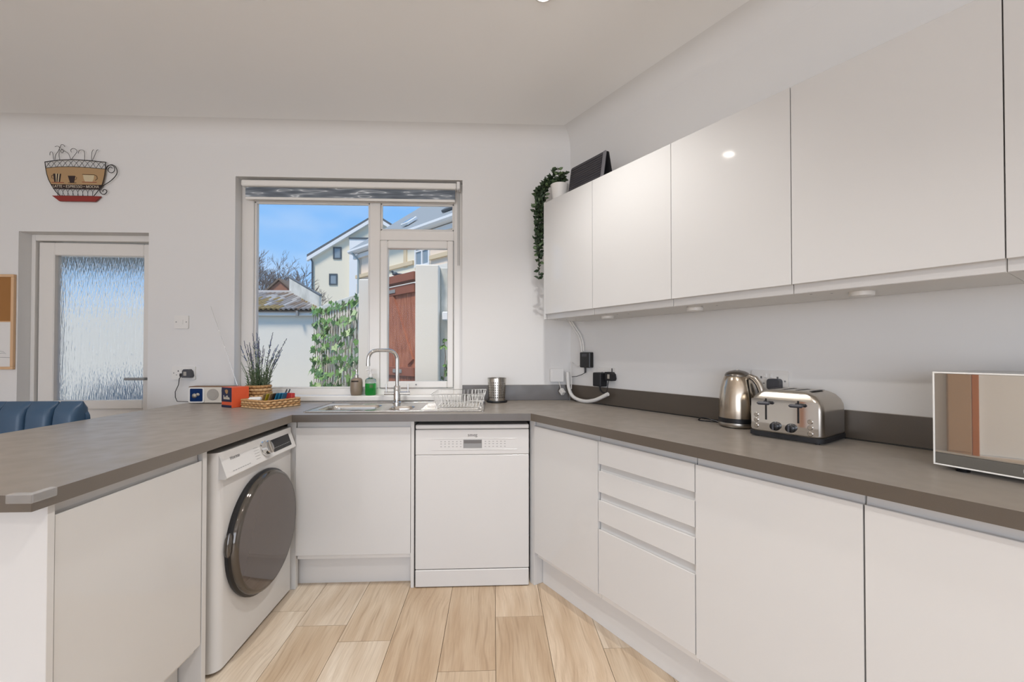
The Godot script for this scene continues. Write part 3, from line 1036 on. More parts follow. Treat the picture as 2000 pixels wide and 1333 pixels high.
	b.tube([Vector3(0.008, 0.02, -0.005), Vector3(0.008, 0.0, -0.005)], 0.003, 5)
	solo("bird", "small dark bird perched on the beam over the gate", "bird", b, M.frame_dark, Vector3(-1.10, 2.07, -4.78))
	t = thing("wall_planter", "white trough planter hung on the pale garden wall", "planter", Vector3(-0.40, 1.555, -4.415))
	b = MB.new()
	b.span(Vector3(-0.12, 0, 0.001), Vector3(0.3, 0.085, 0.13), 0.008)
	part("trough", b, M.gutter_white, t)
	t = thing("climbing_plant", "green leafy climber growing up beside the gate pier", "plant", Vector3(-0.495, -0.16, -4.25))
	b = MB.new()
	b.tube([Vector3(0.03, 0, -0.08), Vector3(0.02, 0.6, -0.04), Vector3(-0.005, 1.1, -0.01), Vector3(0.012, 1.35, -0.02), Vector3(0.0, 1.52, 0)], 0.004, 5)
	part("stem", b, M.willow, t)
	for q in [[1.49, 7], [1.26, 9], [1.11, 8], [0.8, 8]]:
		for k in q[1]:
			var lf := part("leaf", leaf_mesh(0.055, 0.034), [M.leaf_a, M.leaf_b, M.leaf_d][k % 3], t)
			lf.position = Vector3(rng.randf_range(-0.04, 0.06), q[0] + rng.randf_range(-0.05, 0.05), rng.randf_range(-0.03, 0.03))
			lf.rotation = Vector3(rng.randf_range(-0.6, 0.6), rng.randf_range(-0.6, 0.6), rng.randf() * TAU)
	house_gable()
	house_terrace()
	t = thing("added_canopy", "grey lean-to canopy added outside the rippled glass door to darken its top", "canopy", Vector3(-3.4, 0, -3.15))  # invented canopy, added so the rippled glass shows darker streaks at its top
	b = MB.new()
	b.profile([Vector2(-0.0, 2.16), Vector2(-1.05, 2.02), Vector2(-1.05, 2.06), Vector2(-0.0, 2.2)], -0.9, 1.0)
	part("sheet", b, M.gutter_grey, t)
	for x in [-0.85, 0.05, 0.95]:
		b = MB.new()
		b.tube([Vector3(x, 1.9, -0.005), Vector3(x, 2.03, -0.9)], 0.015, 6)
		part("bracket", b, M.frame_dark, t)
	t = thing("added_bin", "blue grey wheelie bin added outside the rippled glass door to darken its lower part", "bin", Vector3(-3.92, -0.16, -4.75))  # invented bin, added for darker tones low in the rippled glass
	b = MB.new()
	b.profile([Vector2(-0.22, 0.0), Vector2(0.22, 0.0), Vector2(0.28, 1.0), Vector2(-0.28, 1.0)], -0.24, 0.24)
	part("body", b, M.bin_blue, t)
	b = MB.new()
	b.span(Vector3(-0.27, 1.0, -0.31), Vector3(0.27, 1.06, 0.31), 0.02)
	part("lid", b, M.bin_blue, t)
	b = MB.new()
	b.span(Vector3(-9.5, -0.16, -6.0), Vector3(-3.75, 2.0, -5.8), 0.01)
	solo("side_wall", "white rendered garden wall seen through the rippled door glass", "wall", b, M.render_white)
	# --- far trees and a brick gable
	bare_tree(Vector3(-13.75, -0.16, -25.2), 7.6, 11, "bare winter tree with a wide crown left of the cream house")
	bare_tree(Vector3(-16.4, -0.16, -29.6), 8.1, 23, "bare winter tree standing closer to the cream house")
	bare_tree(Vector3(-8.7, -0.16, -19.2), 5.05, 37, "thin bare tree in front of the cream gable house")
	shrub(Vector3(-12.6, 0, -21.0), Vector3(1.5, 4.9, 1.2), 61, M.bush, "olive brown bush behind the tiled roof")
	shrub(Vector3(-9.3, 0, -17.0), Vector3(0.55, 3.65, 0.6), 67, M.bush_green, "dark green bush behind the tiled roof")
	t = thing("brick_house", "small red brick gable house behind the tiled roof", "house", Vector3(-7.0, 0, -14.2))
	b = MB.new()
	b.plate(PackedVector2Array([Vector2(-0.42, -0.16), Vector2(0.45, -0.16), Vector2(0.45, 3.2), Vector2(0.0, 3.58), Vector2(-0.42, 3.2)]), -1.2, 0, false)
	part("wall", b, M.brick_red, t)
	for q in [[-0.5, 3.14, 0.0, 3.6], [0.0, 3.6, 0.53, 3.14]]:
		b = MB.new()
		b.plate(PackedVector2Array([Vector2(q[0], q[1]), Vector2(q[2], q[3]), Vector2(q[2], q[3] + 0.06), Vector2(q[0], q[1] + 0.06)]), -1.25, 0.06, false)
		part("roof_slope", b, M.tile_brown, t)

func leaf_mesh(l: float, w: float) -> Mesh:
	var key := "leaf_%.3f_%.3f" % [l, w]
	if M.has(key):
		return M[key]
	var b := MB.new()
	var up := [Vector3(0, 0, 0), Vector3(w * 0.42, l * 0.3, 0.004), Vector3(w * 0.5, l * 0.5, 0.005), Vector3(w * 0.28, l * 0.8, 0.003), Vector3(0, l, -0.004)]
	for k in 4:
		for sg in [1.0, -1.0]:
			var a: Vector3 = up[k] * Vector3(sg, 1, 1)
			var c: Vector3 = up[k + 1] * Vector3(sg, 1, 1)
			var ma := Vector3(0, up[k].y, -0.003)
			var mc := Vector3(0, up[k + 1].y, -0.003)
			b.flat([ma, a, c, mc], Vector3(0, 0, -5))
			b.flat([ma + Vector3(0, 0, -0.0012), a + Vector3(0, 0, -0.0012), c + Vector3(0, 0, -0.0012), mc + Vector3(0, 0, -0.0012)], Vector3(0, 0, 5))
	M[key] = b.done()
	return M[key]

func ivy_mesh(r: float) -> Mesh:       # five-pointed ivy leaf
	var key := "ivy_%.3f" % r
	if M.has(key):
		return M[key]
	var p := PackedVector2Array()
	for q in [[0.0, -0.35], [0.55, -0.75], [0.62, -0.2], [1.0, 0.1], [0.5, 0.35], [0.28, 0.6], [0.0, 1.1], [-0.28, 0.6], [-0.5, 0.35], [-1.0, 0.1], [-0.62, -0.2], [-0.55, -0.75]]:
		p.append(Vector2(q[0], q[1]) * r)
	var b := MB.new()
	b.plate(p, -0.001, 0.001, false)
	M[key] = b.done()
	return M[key]

func ivy_screen() -> void:
	var t := thing("ivy_screen", "expanding willow trellis with artificial green ivy leaves on the garden wall", "trellis", Vector3(-3.29, 0, -8.08), -atan2(1.64, 1.17))
	# along local x from 0.0 to 2.0, hung on the wall's face
	var s := MB.new()
	for k in 17:
		var x := 0.05 + k * 0.15
		s.tube([Vector3(x - 0.16, 0.62, 0.03), Vector3(x + 0.16, 1.98, 0.03)], 0.0045, 5)
		s.tube([Vector3(x + 0.16, 0.62, 0.045), Vector3(x - 0.16, 1.98, 0.045)], 0.0045, 5)
	part("lattice", s, M.willow, t)
	var rng := RandomNumberGenerator.new()
	rng.seed = 12
	var mats := [M.leaf_a, M.leaf_b, M.leaf_d, M.leaf_a, M.leaf_c, M.leaf_d]
	for k in 299:
		var o := part("leaf", ivy_mesh(0.066), mats[rng.randi() % 6], t)
		var row := rng.randi() % 7
		o.position = Vector3(rng.randf_range(-0.12, 2.55), 0.66 + row * 0.215 + rng.randfn() * 0.045, rng.randf_range(0.06, 0.11))
		o.rotation = Vector3(rng.randf_range(-0.7, 0.3), rng.randf_range(-0.8, 0.8), PI + rng.randf_range(-0.9, 0.9))
		o.scale = Vector3.ONE * rng.randf_range(0.7, 1.25)

func house_window(t: Node, x0: float, y0: float, x1: float, y1: float, z: float, frame: Material, bar := 0.06, mid := false) -> void:
	var f := MB.new()
	f.span(Vector3(x0, y0, z), Vector3(x0 + bar, y1, z + 0.06))
	f.span(Vector3(x1 - bar, y0, z), Vector3(x1, y1, z + 0.06))
	f.span(Vector3(x0 + bar, y0, z), Vector3(x1 - bar, y0 + bar, z + 0.06))
	f.span(Vector3(x0 + bar, y1 - bar, z), Vector3(x1 - bar, y1, z + 0.06))
	if mid:
		f.span(Vector3((x0 + x1) / 2 - bar / 2, y0 + bar, z), Vector3((x0 + x1) / 2 + bar / 2, y1 - bar, z + 0.06))
		f.span(Vector3(x0 + bar, (y0 * 0.4 + y1 * 0.6) - bar / 3, z), Vector3(x1 - bar, (y0 * 0.4 + y1 * 0.6) + bar / 3, z + 0.05))
	var w := part("window", f, frame, t)
	var p := MB.new()
	p.span(Vector3(x0 + bar, y0 + bar, z + 0.005), Vector3(x1 - bar, y1 - bar, z + 0.02))
	part("pane", p, M.house_pane, w)

func house_gable() -> void:
	M.house_pane = mat("house_pane", "8b9aa3", 0.08)
	var t := thing("gable_house", "tall cream gable house with small dark windows far beyond the garden", "house", Vector3(-8.755, 0, -32.0))
	var b := MB.new()
	b.plate(PackedVector2Array([Vector2(-4.68, -0.16), Vector2(4.7, -0.16), Vector2(4.7, 8.3), Vector2(0, 11.25), Vector2(-4.68, 8.3)]), -9.0, 0, false)
	part("wall", b, M.render_cream, t)
	for sg in [-1.0, 1.0]:
		b = MB.new()
		b.plate(PackedVector2Array([Vector2(sg * 4.95, 8.22), Vector2(0, 11.32), Vector2(0, 11.5), Vector2(sg * 4.95, 8.42)]), -9.2, 0.25, false)
		part("roof_slope", b, M.slate_dark, t)
		b = MB.new()
		b.plate(PackedVector2Array([Vector2(sg * 4.95, 7.95), Vector2(0, 11.05), Vector2(0, 11.32), Vector2(sg * 4.95, 8.22)]), 0.0, 0.28, false)
		part("bargeboard", b, M.gutter_white, t)
	b = MB.new()
	b.tube([Vector3(-4.72, 8.2, 0.15), Vector3(-4.60, 7.9, 0.12), Vector3(-4.60, 0, 0.12)], 0.06, 6)
	part("downpipe", b, M.frame_dark, t)
	house_window(t, -3.135, 8.15, -2.53, 9.04, 0.0, M.frame_dark, 0.09)
	house_window(t, -3.42, 6.23, -2.82, 7.06, 0.0, M.frame_dark, 0.09)
	b = MB.new()
	b.span(Vector3(-1.83, -0.16, 0.0), Vector3(-1.10, 9.55, 0.4))
	b.span(Vector3(-1.10, 8.55, 0.0), Vector3(1.6, 9.55, 0.4))
	part("bay_panel", b, M.gutter_white, t)
	b = MB.new()
	b.span(Vector3(-1.86, 9.55, -0.02), Vector3(1.65, 9.66, 0.45))
	part("bay_flashing", b, M.frame_dark, t)
	house_window(t, -1.05, 7.3, 0.2, 8.5, 0.0, M.frame_dark, 0.09)

func house_terrace() -> void:
	var t := thing("terrace_house", "cream rendered terrace house with a slate roof rising to the right", "house", Vector3(-5.95, 0, -18.8), deg_to_rad(-46.05))
	var b := MB.new()
	b.span(Vector3(0, -0.16, -8), Vector3(16, 5.55, 0))
	part("wall", b, M.render_pink, t)
	b = MB.new()
	b.span(Vector3(2.35, -0.16, 0.0), Vector3(4.45, 5.5, 0.02))
	part("render_bay", b, M.render_cream, t)
	b = MB.new()
	b.profile([Vector2(0.32, 5.58), Vector2(0.32, 5.66), Vector2(-4.6, 9.40), Vector2(-9.5, 5.7), Vector2(-9.5, 5.58), Vector2(-4.6, 9.25)], -0.15, 16)
	part("roof", b, M.slate, t)
	b = MB.new()
	b.profile([Vector2(0.06, 5.5), Vector2(0.30, 5.5), Vector2(0.36, 5.56), Vector2(0.36, 5.64), Vector2(0.0, 5.64)], -0.2, 16)
	part("gutter", b, M.gutter_white, t)
	b = MB.new()
	b.span(Vector3(-0.2, 5.3, 0.0), Vector3(16, 5.46, 0.1))
	part("soffit_board", b, M.gutter_white, t)
	b = MB.new()
	b.tube([Vector3(0.1, 5.5, 0.3), Vector3(0.3, 5.2, 0.1), Vector3(0.3, 0, 0.1)], 0.05, 6)
	part("downpipe", b, M.gutter_grey, t)
	b = MB.new()
	b.span(Vector3(-0.02, 4.44, 0.0), Vector3(4.4, 4.58, 0.09))
	b.span(Vector3(5.42, 4.44, 0.0), Vector3(16, 4.58, 0.09))
	part("string_course", b, M.stone_tan, t)
	b = MB.new()
	b.span(Vector3(3.75, 4.4, 0.0), Vector3(3.95, 5.3, 0.06))
	part("quoin", b, M.stone_tan, t)
	house_window(t, 4.48, 4.3, 5.38, 5.25, 0.0, M.gutter_white, 0.07, true)
	b = MB.new()
	b.span(Vector3(0.0, 2.6, 0.0), Vector3(16, 4.2, 0.05))
	part("render_band", b, M.render_white, t)
	var lie := Transform3D(Basis(Vector3.RIGHT, atan2(3.74, 4.92)), Vector3(3.4, 6.05, -0.15))
	b = MB.new()
	b.xf = lie
	b.span(Vector3(-0.1, 0.0, -0.55), Vector3(0.35, 0.12, 0.0), 0.02)
	var rl := part("rooflight", b, M.gutter_white, t)
	b = MB.new()
	b.xf = lie
	b.span(Vector3(-0.04, 0.12, -0.48), Vector3(0.29, 0.13, -0.06))
	part("pane", b, M.house_pane, rl)
	b = MB.new()
	b.xf = Transform3D(lie.basis, Vector3(6.2, 6.0, -0.1))
	b.span(Vector3(-0.3, 0.0, -0.2), Vector3(0.6, 0.1, 0.0), 0.02)
	part("roof_vent", b, M.slate_dark, t)

func bare_tree(at: Vector3, high: float, sd: int, label: String) -> void:
	var t := thing("bare_tree", label, "tree", at, 0.0, "bare winter trees")
	var rng := RandomNumberGenerator.new()
	rng.seed = sd
	var trunk := MB.new()
	trunk.tube([Vector3.ZERO, Vector3(0.05, high * 0.3, 0), Vector3(-0.05, high * 0.55, 0.03)], [0.16, 0.12, 0.08], 7)
	part("trunk", trunk, M.twig, t)
	var b := MB.new()
	var todo := [[Vector3(-0.05, high * 0.5, 0.03), Vector3(0, 1, 0), high * 0.22, 0.06, 0]]
	for k in 4:
		todo.append([Vector3(0, high * (0.34 + 0.05 * k), 0), Vector3(rng.randf_range(-0.8, 0.8), 0.9, rng.randf_range(-0.7, 0.7)).normalized(), high * 0.2, 0.05, 0])
	while todo.size():
		var q = todo.pop_back()
		var d: Vector3 = q[1]
		var mid: Vector3 = q[0] + d * q[2] * 0.5 + Vector3(rng.randfn(), rng.randfn(), rng.randfn()) * q[2] * 0.05
		var end: Vector3 = q[0] + d * q[2]
		b.tube([q[0], mid, end], [q[3], q[3] * 0.8, q[3] * 0.6], 3, false, false)
		if q[4] < 5:
			for k in (3 if q[4] < 4 else 2):
				var nd := (d + Vector3(rng.randf_range(-0.75, 0.75), rng.randf_range(-0.2, 0.55), rng.randf_range(-0.75, 0.75))).normalized()
				todo.append([mid.lerp(end, rng.randf()), nd, q[2] * rng.randf_range(0.58, 0.8), maxf(q[3] * 0.58, 0.009), q[4] + 1])
	part("branches", b, M.twig, t)

func shrub(at: Vector3, size: Vector3, sd: int, m: Material, label: String) -> void:
	var t := thing("shrub", label, "bush", at)
	var rng := RandomNumberGenerator.new()
	rng.seed = sd
	var st := MB.new()
	for k in 6:
		st.tube([Vector3(rng.randf_range(-0.2, 0.2), -0.16, 0), Vector3(rng.randf_range(-0.7, 0.7) * size.x, size.y * 0.8, rng.randf_range(-0.5, 0.5))], [0.05, 0.015], 5)
	part("stems", st, M.twig, t)
	var b := MB.new()
	for k in 2600:
		var a := rng.randf() * TAU
		var h := rng.randf()
		var r := sqrt(rng.randf()) * (0.55 + 0.45 * sin(h * PI))
		var c := Vector3(cos(a) * r * size.x, size.y * (0.25 + 0.75 * h) * (1.0 - 0.12 * r), sin(a) * r * size.z)
		var d := Vector3(rng.randfn(), rng.randfn(), rng.randfn()).normalized() * 0.07
		var e := d.cross(Vector3(rng.randfn(), rng.randfn(), rng.randfn())).normalized() * 0.035
		b.flat([c - d, c + e, c + d, c - e])
	var o := part("foliage", b, m, t)
	o.set_meta("kind", "stuff")

func appliances() -> void:
	washer()
	dishwasher()
	sink()
	kettle()
	toaster()
	microwave()

func washer() -> void:
	var t := thing("washing_machine", "white front-loading washing machine with a dark mirrored round door", "washing machine", Vector3(-1.62, 0, -1.965), PI / 2)
	var b := MB.new()
	var p := PackedVector2Array([Vector2(-0.298, 0), Vector2(-0.298, 0.53)])
	for k in 7:
		var a := PI - PI / 2 * k / 6.0
		p.append(Vector2(-0.258 + cos(a) * 0.04, 0.535 + sin(a) * 0.04))
	for k in 7:
		var a := PI / 2 - PI / 2 * k / 6.0
		p.append(Vector2(0.278 + cos(a) * 0.02, 0.555 + sin(a) * 0.02))
	p.append(Vector2(0.298, 0))
	b.prism(p, 0.015, 0.846, true)
	part("cabinet", b, M.appliance_white, t)
	for q in [Vector2(-0.26, 0.5), Vector2(0.26, 0.5), Vector2(-0.26, 0.06), Vector2(0.26, 0.06)]:
		b = MB.new()
		b.lathe([Vector2(0.022, 0), Vector2(0.022, 0.015)], 12)
		part("foot", b, M.black_plastic, t).position = Vector3(q.x, 0, q.y)
	b = MB.new()
	b.profile([Vector2(0.53, 0.742), Vector2(0.593, 0.742), Vector2(0.5975, 0.7455), Vector2(0.598, 0.749), Vector2(0.567, 0.838), Vector2(0.564, 0.842), Vector2(0.53, 0.843)], -0.282, 0.287)
	var fa := part("control_fascia", b, M.appliance_white, t)
	var on := func(x: float, y: float) -> Transform3D:     # a place on the slanting fascia
		return Transform3D(Basis(Vector3.RIGHT, -0.3347), Vector3(x, y, 0.598 - (y - 0.749) * 0.348 + 0.0003))
	b = MB.new()
	b.plate(rrect(0.172, 0.072, 0.004), 0, 0.001)
	var d := part("display", b, M.screen_black, fa)
	d.transform = on.call(0.165, 0.798)
	b = MB.new()
	for k in 9:
		b.span(Vector3(0.09 + k * 0.017, 0, 0), Vector3(0.101 + k * 0.017, 0.002, 0.0004))
	d = part("display_symbols", b, M.grey_plastic, fa)
	d.transform = on.call(0.0, 0.779)
	d.translate_object_local(Vector3(0, 0, 0.0012))
	b = MB.new()
	b.xf = Transform3D(Basis(Vector3.RIGHT, PI / 2), Vector3.ZERO)
	b.lathe([Vector2(0.036, 0), Vector2(0.036, 0.004), Vector2(0.031, 0.006), Vector2(0.030, 0.024), Vector2(0.027, 0.027), Vector2(0, 0.027)], 28)
	d = part("programme_dial", b, M.chrome, fa)
	d.transform = on.call(0.018, 0.795)
	b = MB.new()
	b.span(Vector3(-0.007, -0.028, 0.027), Vector3(0.007, 0.028, 0.033), 0.003)
	part("grip", b, M.brushed_steel, d)
	b = MB.new()
	for k in 6:
		b.span(Vector3(-0.085, -0.03 + k * 0.012, 0), Vector3(-0.045 - absf(k - 2.5) * 0.003, -0.0285 + k * 0.012, 0.0004))
	d = part("printed_marks", b, M.lead_grey, fa)
	d.transform = on.call(0.018, 0.795)
	d = part("brand_mark", letters("Hisense", 0.013, 0.0008, false, true), M.print_grey, fa)
	d.transform = on.call(-0.196, 0.811)
	b = MB.new()
	for k in 8:
		b.span(Vector3(-0.235 + k * 0.016, 0, 0), Vector3(-0.225 + k * 0.016, 0.0022, 0.0004))
	d = part("printed_marks", b, M.lead_grey, fa)
	d.transform = on.call(0.0, 0.762)
	# porthole
	var po := Node3D.new()
	po.name = "door"
	t.add_child(po)
	po.transform = Transform3D(Basis(Vector3.RIGHT, PI / 2), Vector3(0.006, 0.437, 0.5752))
	b = MB.new()
	b.lathe([Vector2(0.262, 0), Vector2(0.266, 0.008), Vector2(0.266, 0.016), Vector2(0.258, 0.022)], 56)
	part("door_seal_ring", b, M.black_plastic, po)
	b = MB.new()
	b.lathe([Vector2(0.257, 0.0), Vector2(0.258, 0.022), Vector2(0.254, 0.036), Vector2(0.246, 0.042), Vector2(0.240, 0.043)], 56)
	part("door_rim", b, M.tinted_rim, po)
	b = MB.new()
	b.lathe([Vector2(0.242, 0.0425), Vector2(0.20, 0.0455), Vector2(0.12, 0.0485), Vector2(0.05, 0.0497), Vector2(0, 0.05)], 56)
	part("door_glass", b, M.tinted_glass, po)
	b = MB.new()
	var arc := []
	for k in 9:
		var a := PI + 0.06 + 0.34 * (k / 8.0 - 0.2)
		arc.append(Vector3(cos(a) * 0.265, 0.014, -sin(a) * -0.265))
	b.tube(arc, [0.004, 0.011, 0.013, 0.013, 0.013, 0.013, 0.013, 0.011, 0.004], 8)
	part("door_handle", b, M.tinted_rim, po)
	b = MB.new()
	b.span(Vector3(-0.24, 0.735, 0.5755), Vector3(-0.1, 0.739, 0.577), 0.001)
	part("fascia_ledge", b, M.lead_grey, t)

func dishwasher() -> void:
	var t := thing("dishwasher", "white freestanding dishwasher with a small grey display, under the worktop", "dishwasher", Vector3(-0.1135, 0, -2.84))
	var b := MB.new()
	b.span(Vector3(-0.296, 0.012, 0), Vector3(0.296, 0.838, 0.548), 0.003)
	part("body", b, M.appliance_white, t)
	b = MB.new()
	b.span(Vector3(-0.298, 0.827, 0.02), Vector3(0.298, 0.85, 0.579), 0.004)
	part("lid", b, M.appliance_white, t)
	b = MB.new()
	b.span(Vector3(-0.298, 0.0945, 0.549), Vector3(0.298, 0.6915, 0.58), 0.003)
	part("door_panel", b, M.appliance_white, t)
	b = MB.new()
	b.span(Vector3(-0.298, 0.6925, 0.549), Vector3(0.298, 0.8245, 0.581), 0.003)
	var c := part("control_panel", b, M.appliance_white, t)
	b = MB.new()
	b.span(Vector3(-0.297, 0.004, 0.50), Vector3(0.297, 0.0915, 0.583), 0.003)
	part("kick_plate", b, M.appliance_white, t)
	b = MB.new()
	b.span(Vector3(-0.215, 0.7755, 0.5805), Vector3(0.235, 0.7775, 0.5825), 0.0006)
	b.span(Vector3(-0.215, 0.718, 0.5805), Vector3(0.235, 0.720, 0.5825), 0.0006)
	part("grip_ridge", b, M.appliance_white, c)
	b = MB.new()
	b.span(Vector3(-0.048, 0.727, 0.5805), Vector3(0.050, 0.7715, 0.582), 0.0008)
	var d := part("display", b, M.grey_plastic, c)
	b = MB.new()
	b.span(Vector3(-0.045, 0.752, 0.582), Vector3(0.047, 0.769, 0.5826))
	part("display_screen", b, M.print_grey, d)
	b = MB.new()
	for r in [0.760, 0.748, 0.733]:
		for k in 6:
			b.span(Vector3(-0.168 + k * 0.0205, r, 0.5811), Vector3(-0.160 + k * 0.0205, r + 0.003, 0.5814))
			b.span(Vector3(0.064 + k * 0.0205, r, 0.5811), Vector3(0.072 + k * 0.0205, r + 0.003, 0.5814))
	part("printed_symbols", b, M.lead_grey, c)
	d = part("brand_mark", letters("smeg", 0.015, 0.0006, false, true), M.print_grey, c)
	d.position = Vector3(0.0, 0.795, 0.5812)

func rings(b: MB, list: Array, towards: Vector3) -> void:     # skin between loops of points of equal length, facing a point
	for i in list.size() - 1:
		var m: int = list[i].size()
		for k in m:
			b.flat([list[i][k], list[i][(k + 1) % m], list[i + 1][(k + 1) % m], list[i + 1][k]], list[i][k] * 2.0 - towards)

func sink() -> void:
	var t := thing("sink", "stainless steel one and a half bowl inset sink with drainer", "sink", Vector3(-0.545, WT, -2.545))
	var X0 := -0.473
	var X1 := 0.487
	var Z0 := -0.205
	var Z1 := 0.222
	var top := MB.new()
	var y := 0.0035
	# bowls: [x0, x1, z0, z1, depth]
	var bowls := [[-0.43, -0.12, -0.068, 0.162, 0.16], [-0.052, 0.086, -0.005, 0.162, 0.11]]
	var cell := [[X0, -0.086, Z0, Z1], [-0.086, 0.105, Z0, Z1]]
	for i in 2:
		var q = bowls[i]
		var o = cell[i]
		var c := Vector2((q[0] + q[1]) / 2, (q[2] + q[3]) / 2)
		var inner := rrect(q[1] - q[0], q[3] - q[2], 0.045, 6, c)
		for k in inner.size():
			var k2 := (k + 1) % inner.size()
			var op := []
			for pt in [inner[k], inner[k2]]:
				var d: Vector2 = (pt - c)
				var sx: float = (o[1] - c.x) / d.x if d.x > 1e-6 else ((o[0] - c.x) / d.x if d.x < -1e-6 else 1e9)
				var sz: float = (o[3] - c.y) / d.y if d.y > 1e-6 else ((o[2] - c.y) / d.y if d.y < -1e-6 else 1e9)
				op.append(c + d * minf(sx, sz))
			top.flat([Vector3(inner[k].x, y, inner[k].y), Vector3(inner[k2].x, y, inner[k2].y), Vector3(op[1].x, y, op[1].y), Vector3(op[0].x, y, op[0].y)], Vector3(c.x, -1, c.y))
		for cx in [o[0], o[1]]:          # corners the rays cut off
			for cz in [o[2], o[3]]:
				var best := []
				for k in inner.size():
					var d: Vector2 = inner[k] - c
					if signf(d.x) == signf(cx - c.x) and signf(d.y) == signf(cz - c.y):
						var sx: float = (cx - c.x) / d.x
						var sz: float = (cz - c.y) / d.y
						best.append([c + d * minf(sx, sz), sx < sz])
				for k in best.size() - 1:
					if best[k][1] != best[k + 1][1]:
						top.flat([Vector3(best[k][0].x, y, best[k][0].y), Vector3(cx, y, cz), Vector3(best[k + 1][0].x, y, best[k + 1][0].y)], Vector3(c.x, -1, c.y))
	top.flat([Vector3(0.105, y, Z0), Vector3(0.105, y, Z1), Vector3(X1, y, Z1), Vector3(X1, y, Z0)], Vector3(0.2, -1, 0))
	top.flat([Vector3(X0, 0.0005, Z0), Vector3(X0, y, Z0), Vector3(X1, y, Z0), Vector3(X1, 0.0005, Z0)], Vector3.ZERO)
	top.flat([Vector3(X0, 0.0005, Z1), Vector3(X0, y, Z1), Vector3(X1, y, Z1), Vector3(X1, 0.0005, Z1)], Vector3.ZERO)
	part("deck", top, M.steel, t)
	var rim := MB.new()
	var rp := []
	for q in rrect(X1 - X0, Z1 - Z0, 0.02, 4, Vector2((X0 + X1) / 2, (Z0 + Z1) / 2)):
		rp.append(Vector3(q.x, 0.0035, q.y))
	rim.tube(rp, 0.0035, 6, true)
	part("rim", rim, M.steel, t)
	for q in bowls:
		var b := MB.new()
		var c := Vector2((q[0] + q[1]) / 2, (q[2] + q[3]) / 2)
		var loops := []
		for s in [[0.0, 0.0, 0.0035], [0.006, 0.0, 0.0], [0.012, 0.0, -0.01], [0.03, 0.0, -q[4] + 0.03], [0.05, 0.0, -q[4] + 0.008], [0.09, 0.0, -q[4]]]:
			var l := []
			for pt in rrect(q[1] - q[0] - s[0], q[3] - q[2] - s[0], 0.045, 6, c):
				l.append(Vector3(pt.x, s[2], pt.y))
			loops.append(l)
		rings(b, loops, Vector3(c.x, -q[4] * 0.4, c.y))
		var last: Array = loops[-1]
		for k in range(1, last.size() - 1):
			b.tri(last[0], last[k], last[k + 1], Vector3.UP, Vector3.UP, Vector3.UP)
		var bo := part("bowl", b, M.steel, t)
		b = MB.new()
		b.lathe([Vector2(0.04, 0.0), Vector2(0.038, 0.003), Vector2(0.02, 0.002), Vector2(0, 0.0015)], 20)
		part("waste", b, M.chrome, bo).position = Vector3(c.x, -q[4] + 0.001, c.y)
	var rd := MB.new()
	for k in 8:
		rd.tube([Vector3(0.14, 0.0035, -0.13 + k * 0.04), Vector3(0.455, 0.0035, -0.13 + k * 0.04)], 0.004, 6)
	part("drainer_ridges", rd, M.steel, t)
	# tap
	t = thing("kitchen_tap", "chrome swan-neck mixer tap with two lever handles behind the sink", "tap", Vector3(-0.607, WT + 0.0036, -2.705))
	var b := MB.new()
	b.lathe([Vector2(0.027, 0), Vector2(0.027, 0.006), Vector2(0.022, 0.01), Vector2(0.021, 0.10), Vector2(0.018, 0.108), Vector2(0.0, 0.108)], 24)
	part("body", b, M.chrome, t)
	b = MB.new()
	var end := Vector3(-0.155, 0, 0.085)
	var path := [Vector3(0, 0.10, 0), Vector3(0, 0.27, 0)]
	for k in range(1, 7):
		var a := PI / 2 * k / 6.0
		path.append(end.normalized() * 0.055 * (1.0 - cos(a)) + Vector3(0, 0.27 + 0.06 * sin(a), 0))
	for k in range(0, 7):
		var a := PI / 2 * k / 6.0
		path.append(end.normalized() * (end.length() - 0.055 + 0.055 * sin(a)) + Vector3(0, 0.275 + 0.055 * cos(a), 0))
	path.append(end + Vector3(0, 0.243, 0))
	b.tube(path, 0.0115, 12)
	b.tube([end + Vector3(0, 0.252, 0), end + Vector3(0, 0.235, 0)], 0.013, 12)
	part("spout", b, M.chrome, t)
	for sg in [-1.0, 1.0]:
		b = MB.new()
		b.tube([Vector3(0, 0.062, 0), Vector3(sg * 0.08, 0.062, 0)], 0.0095, 10)
		b.tube([Vector3(sg * 0.068, 0.062, 0), Vector3(sg * 0.068, 0.118, 0)], [0.006, 0.0045], 8)
		part("lever", b, M.chrome, t)

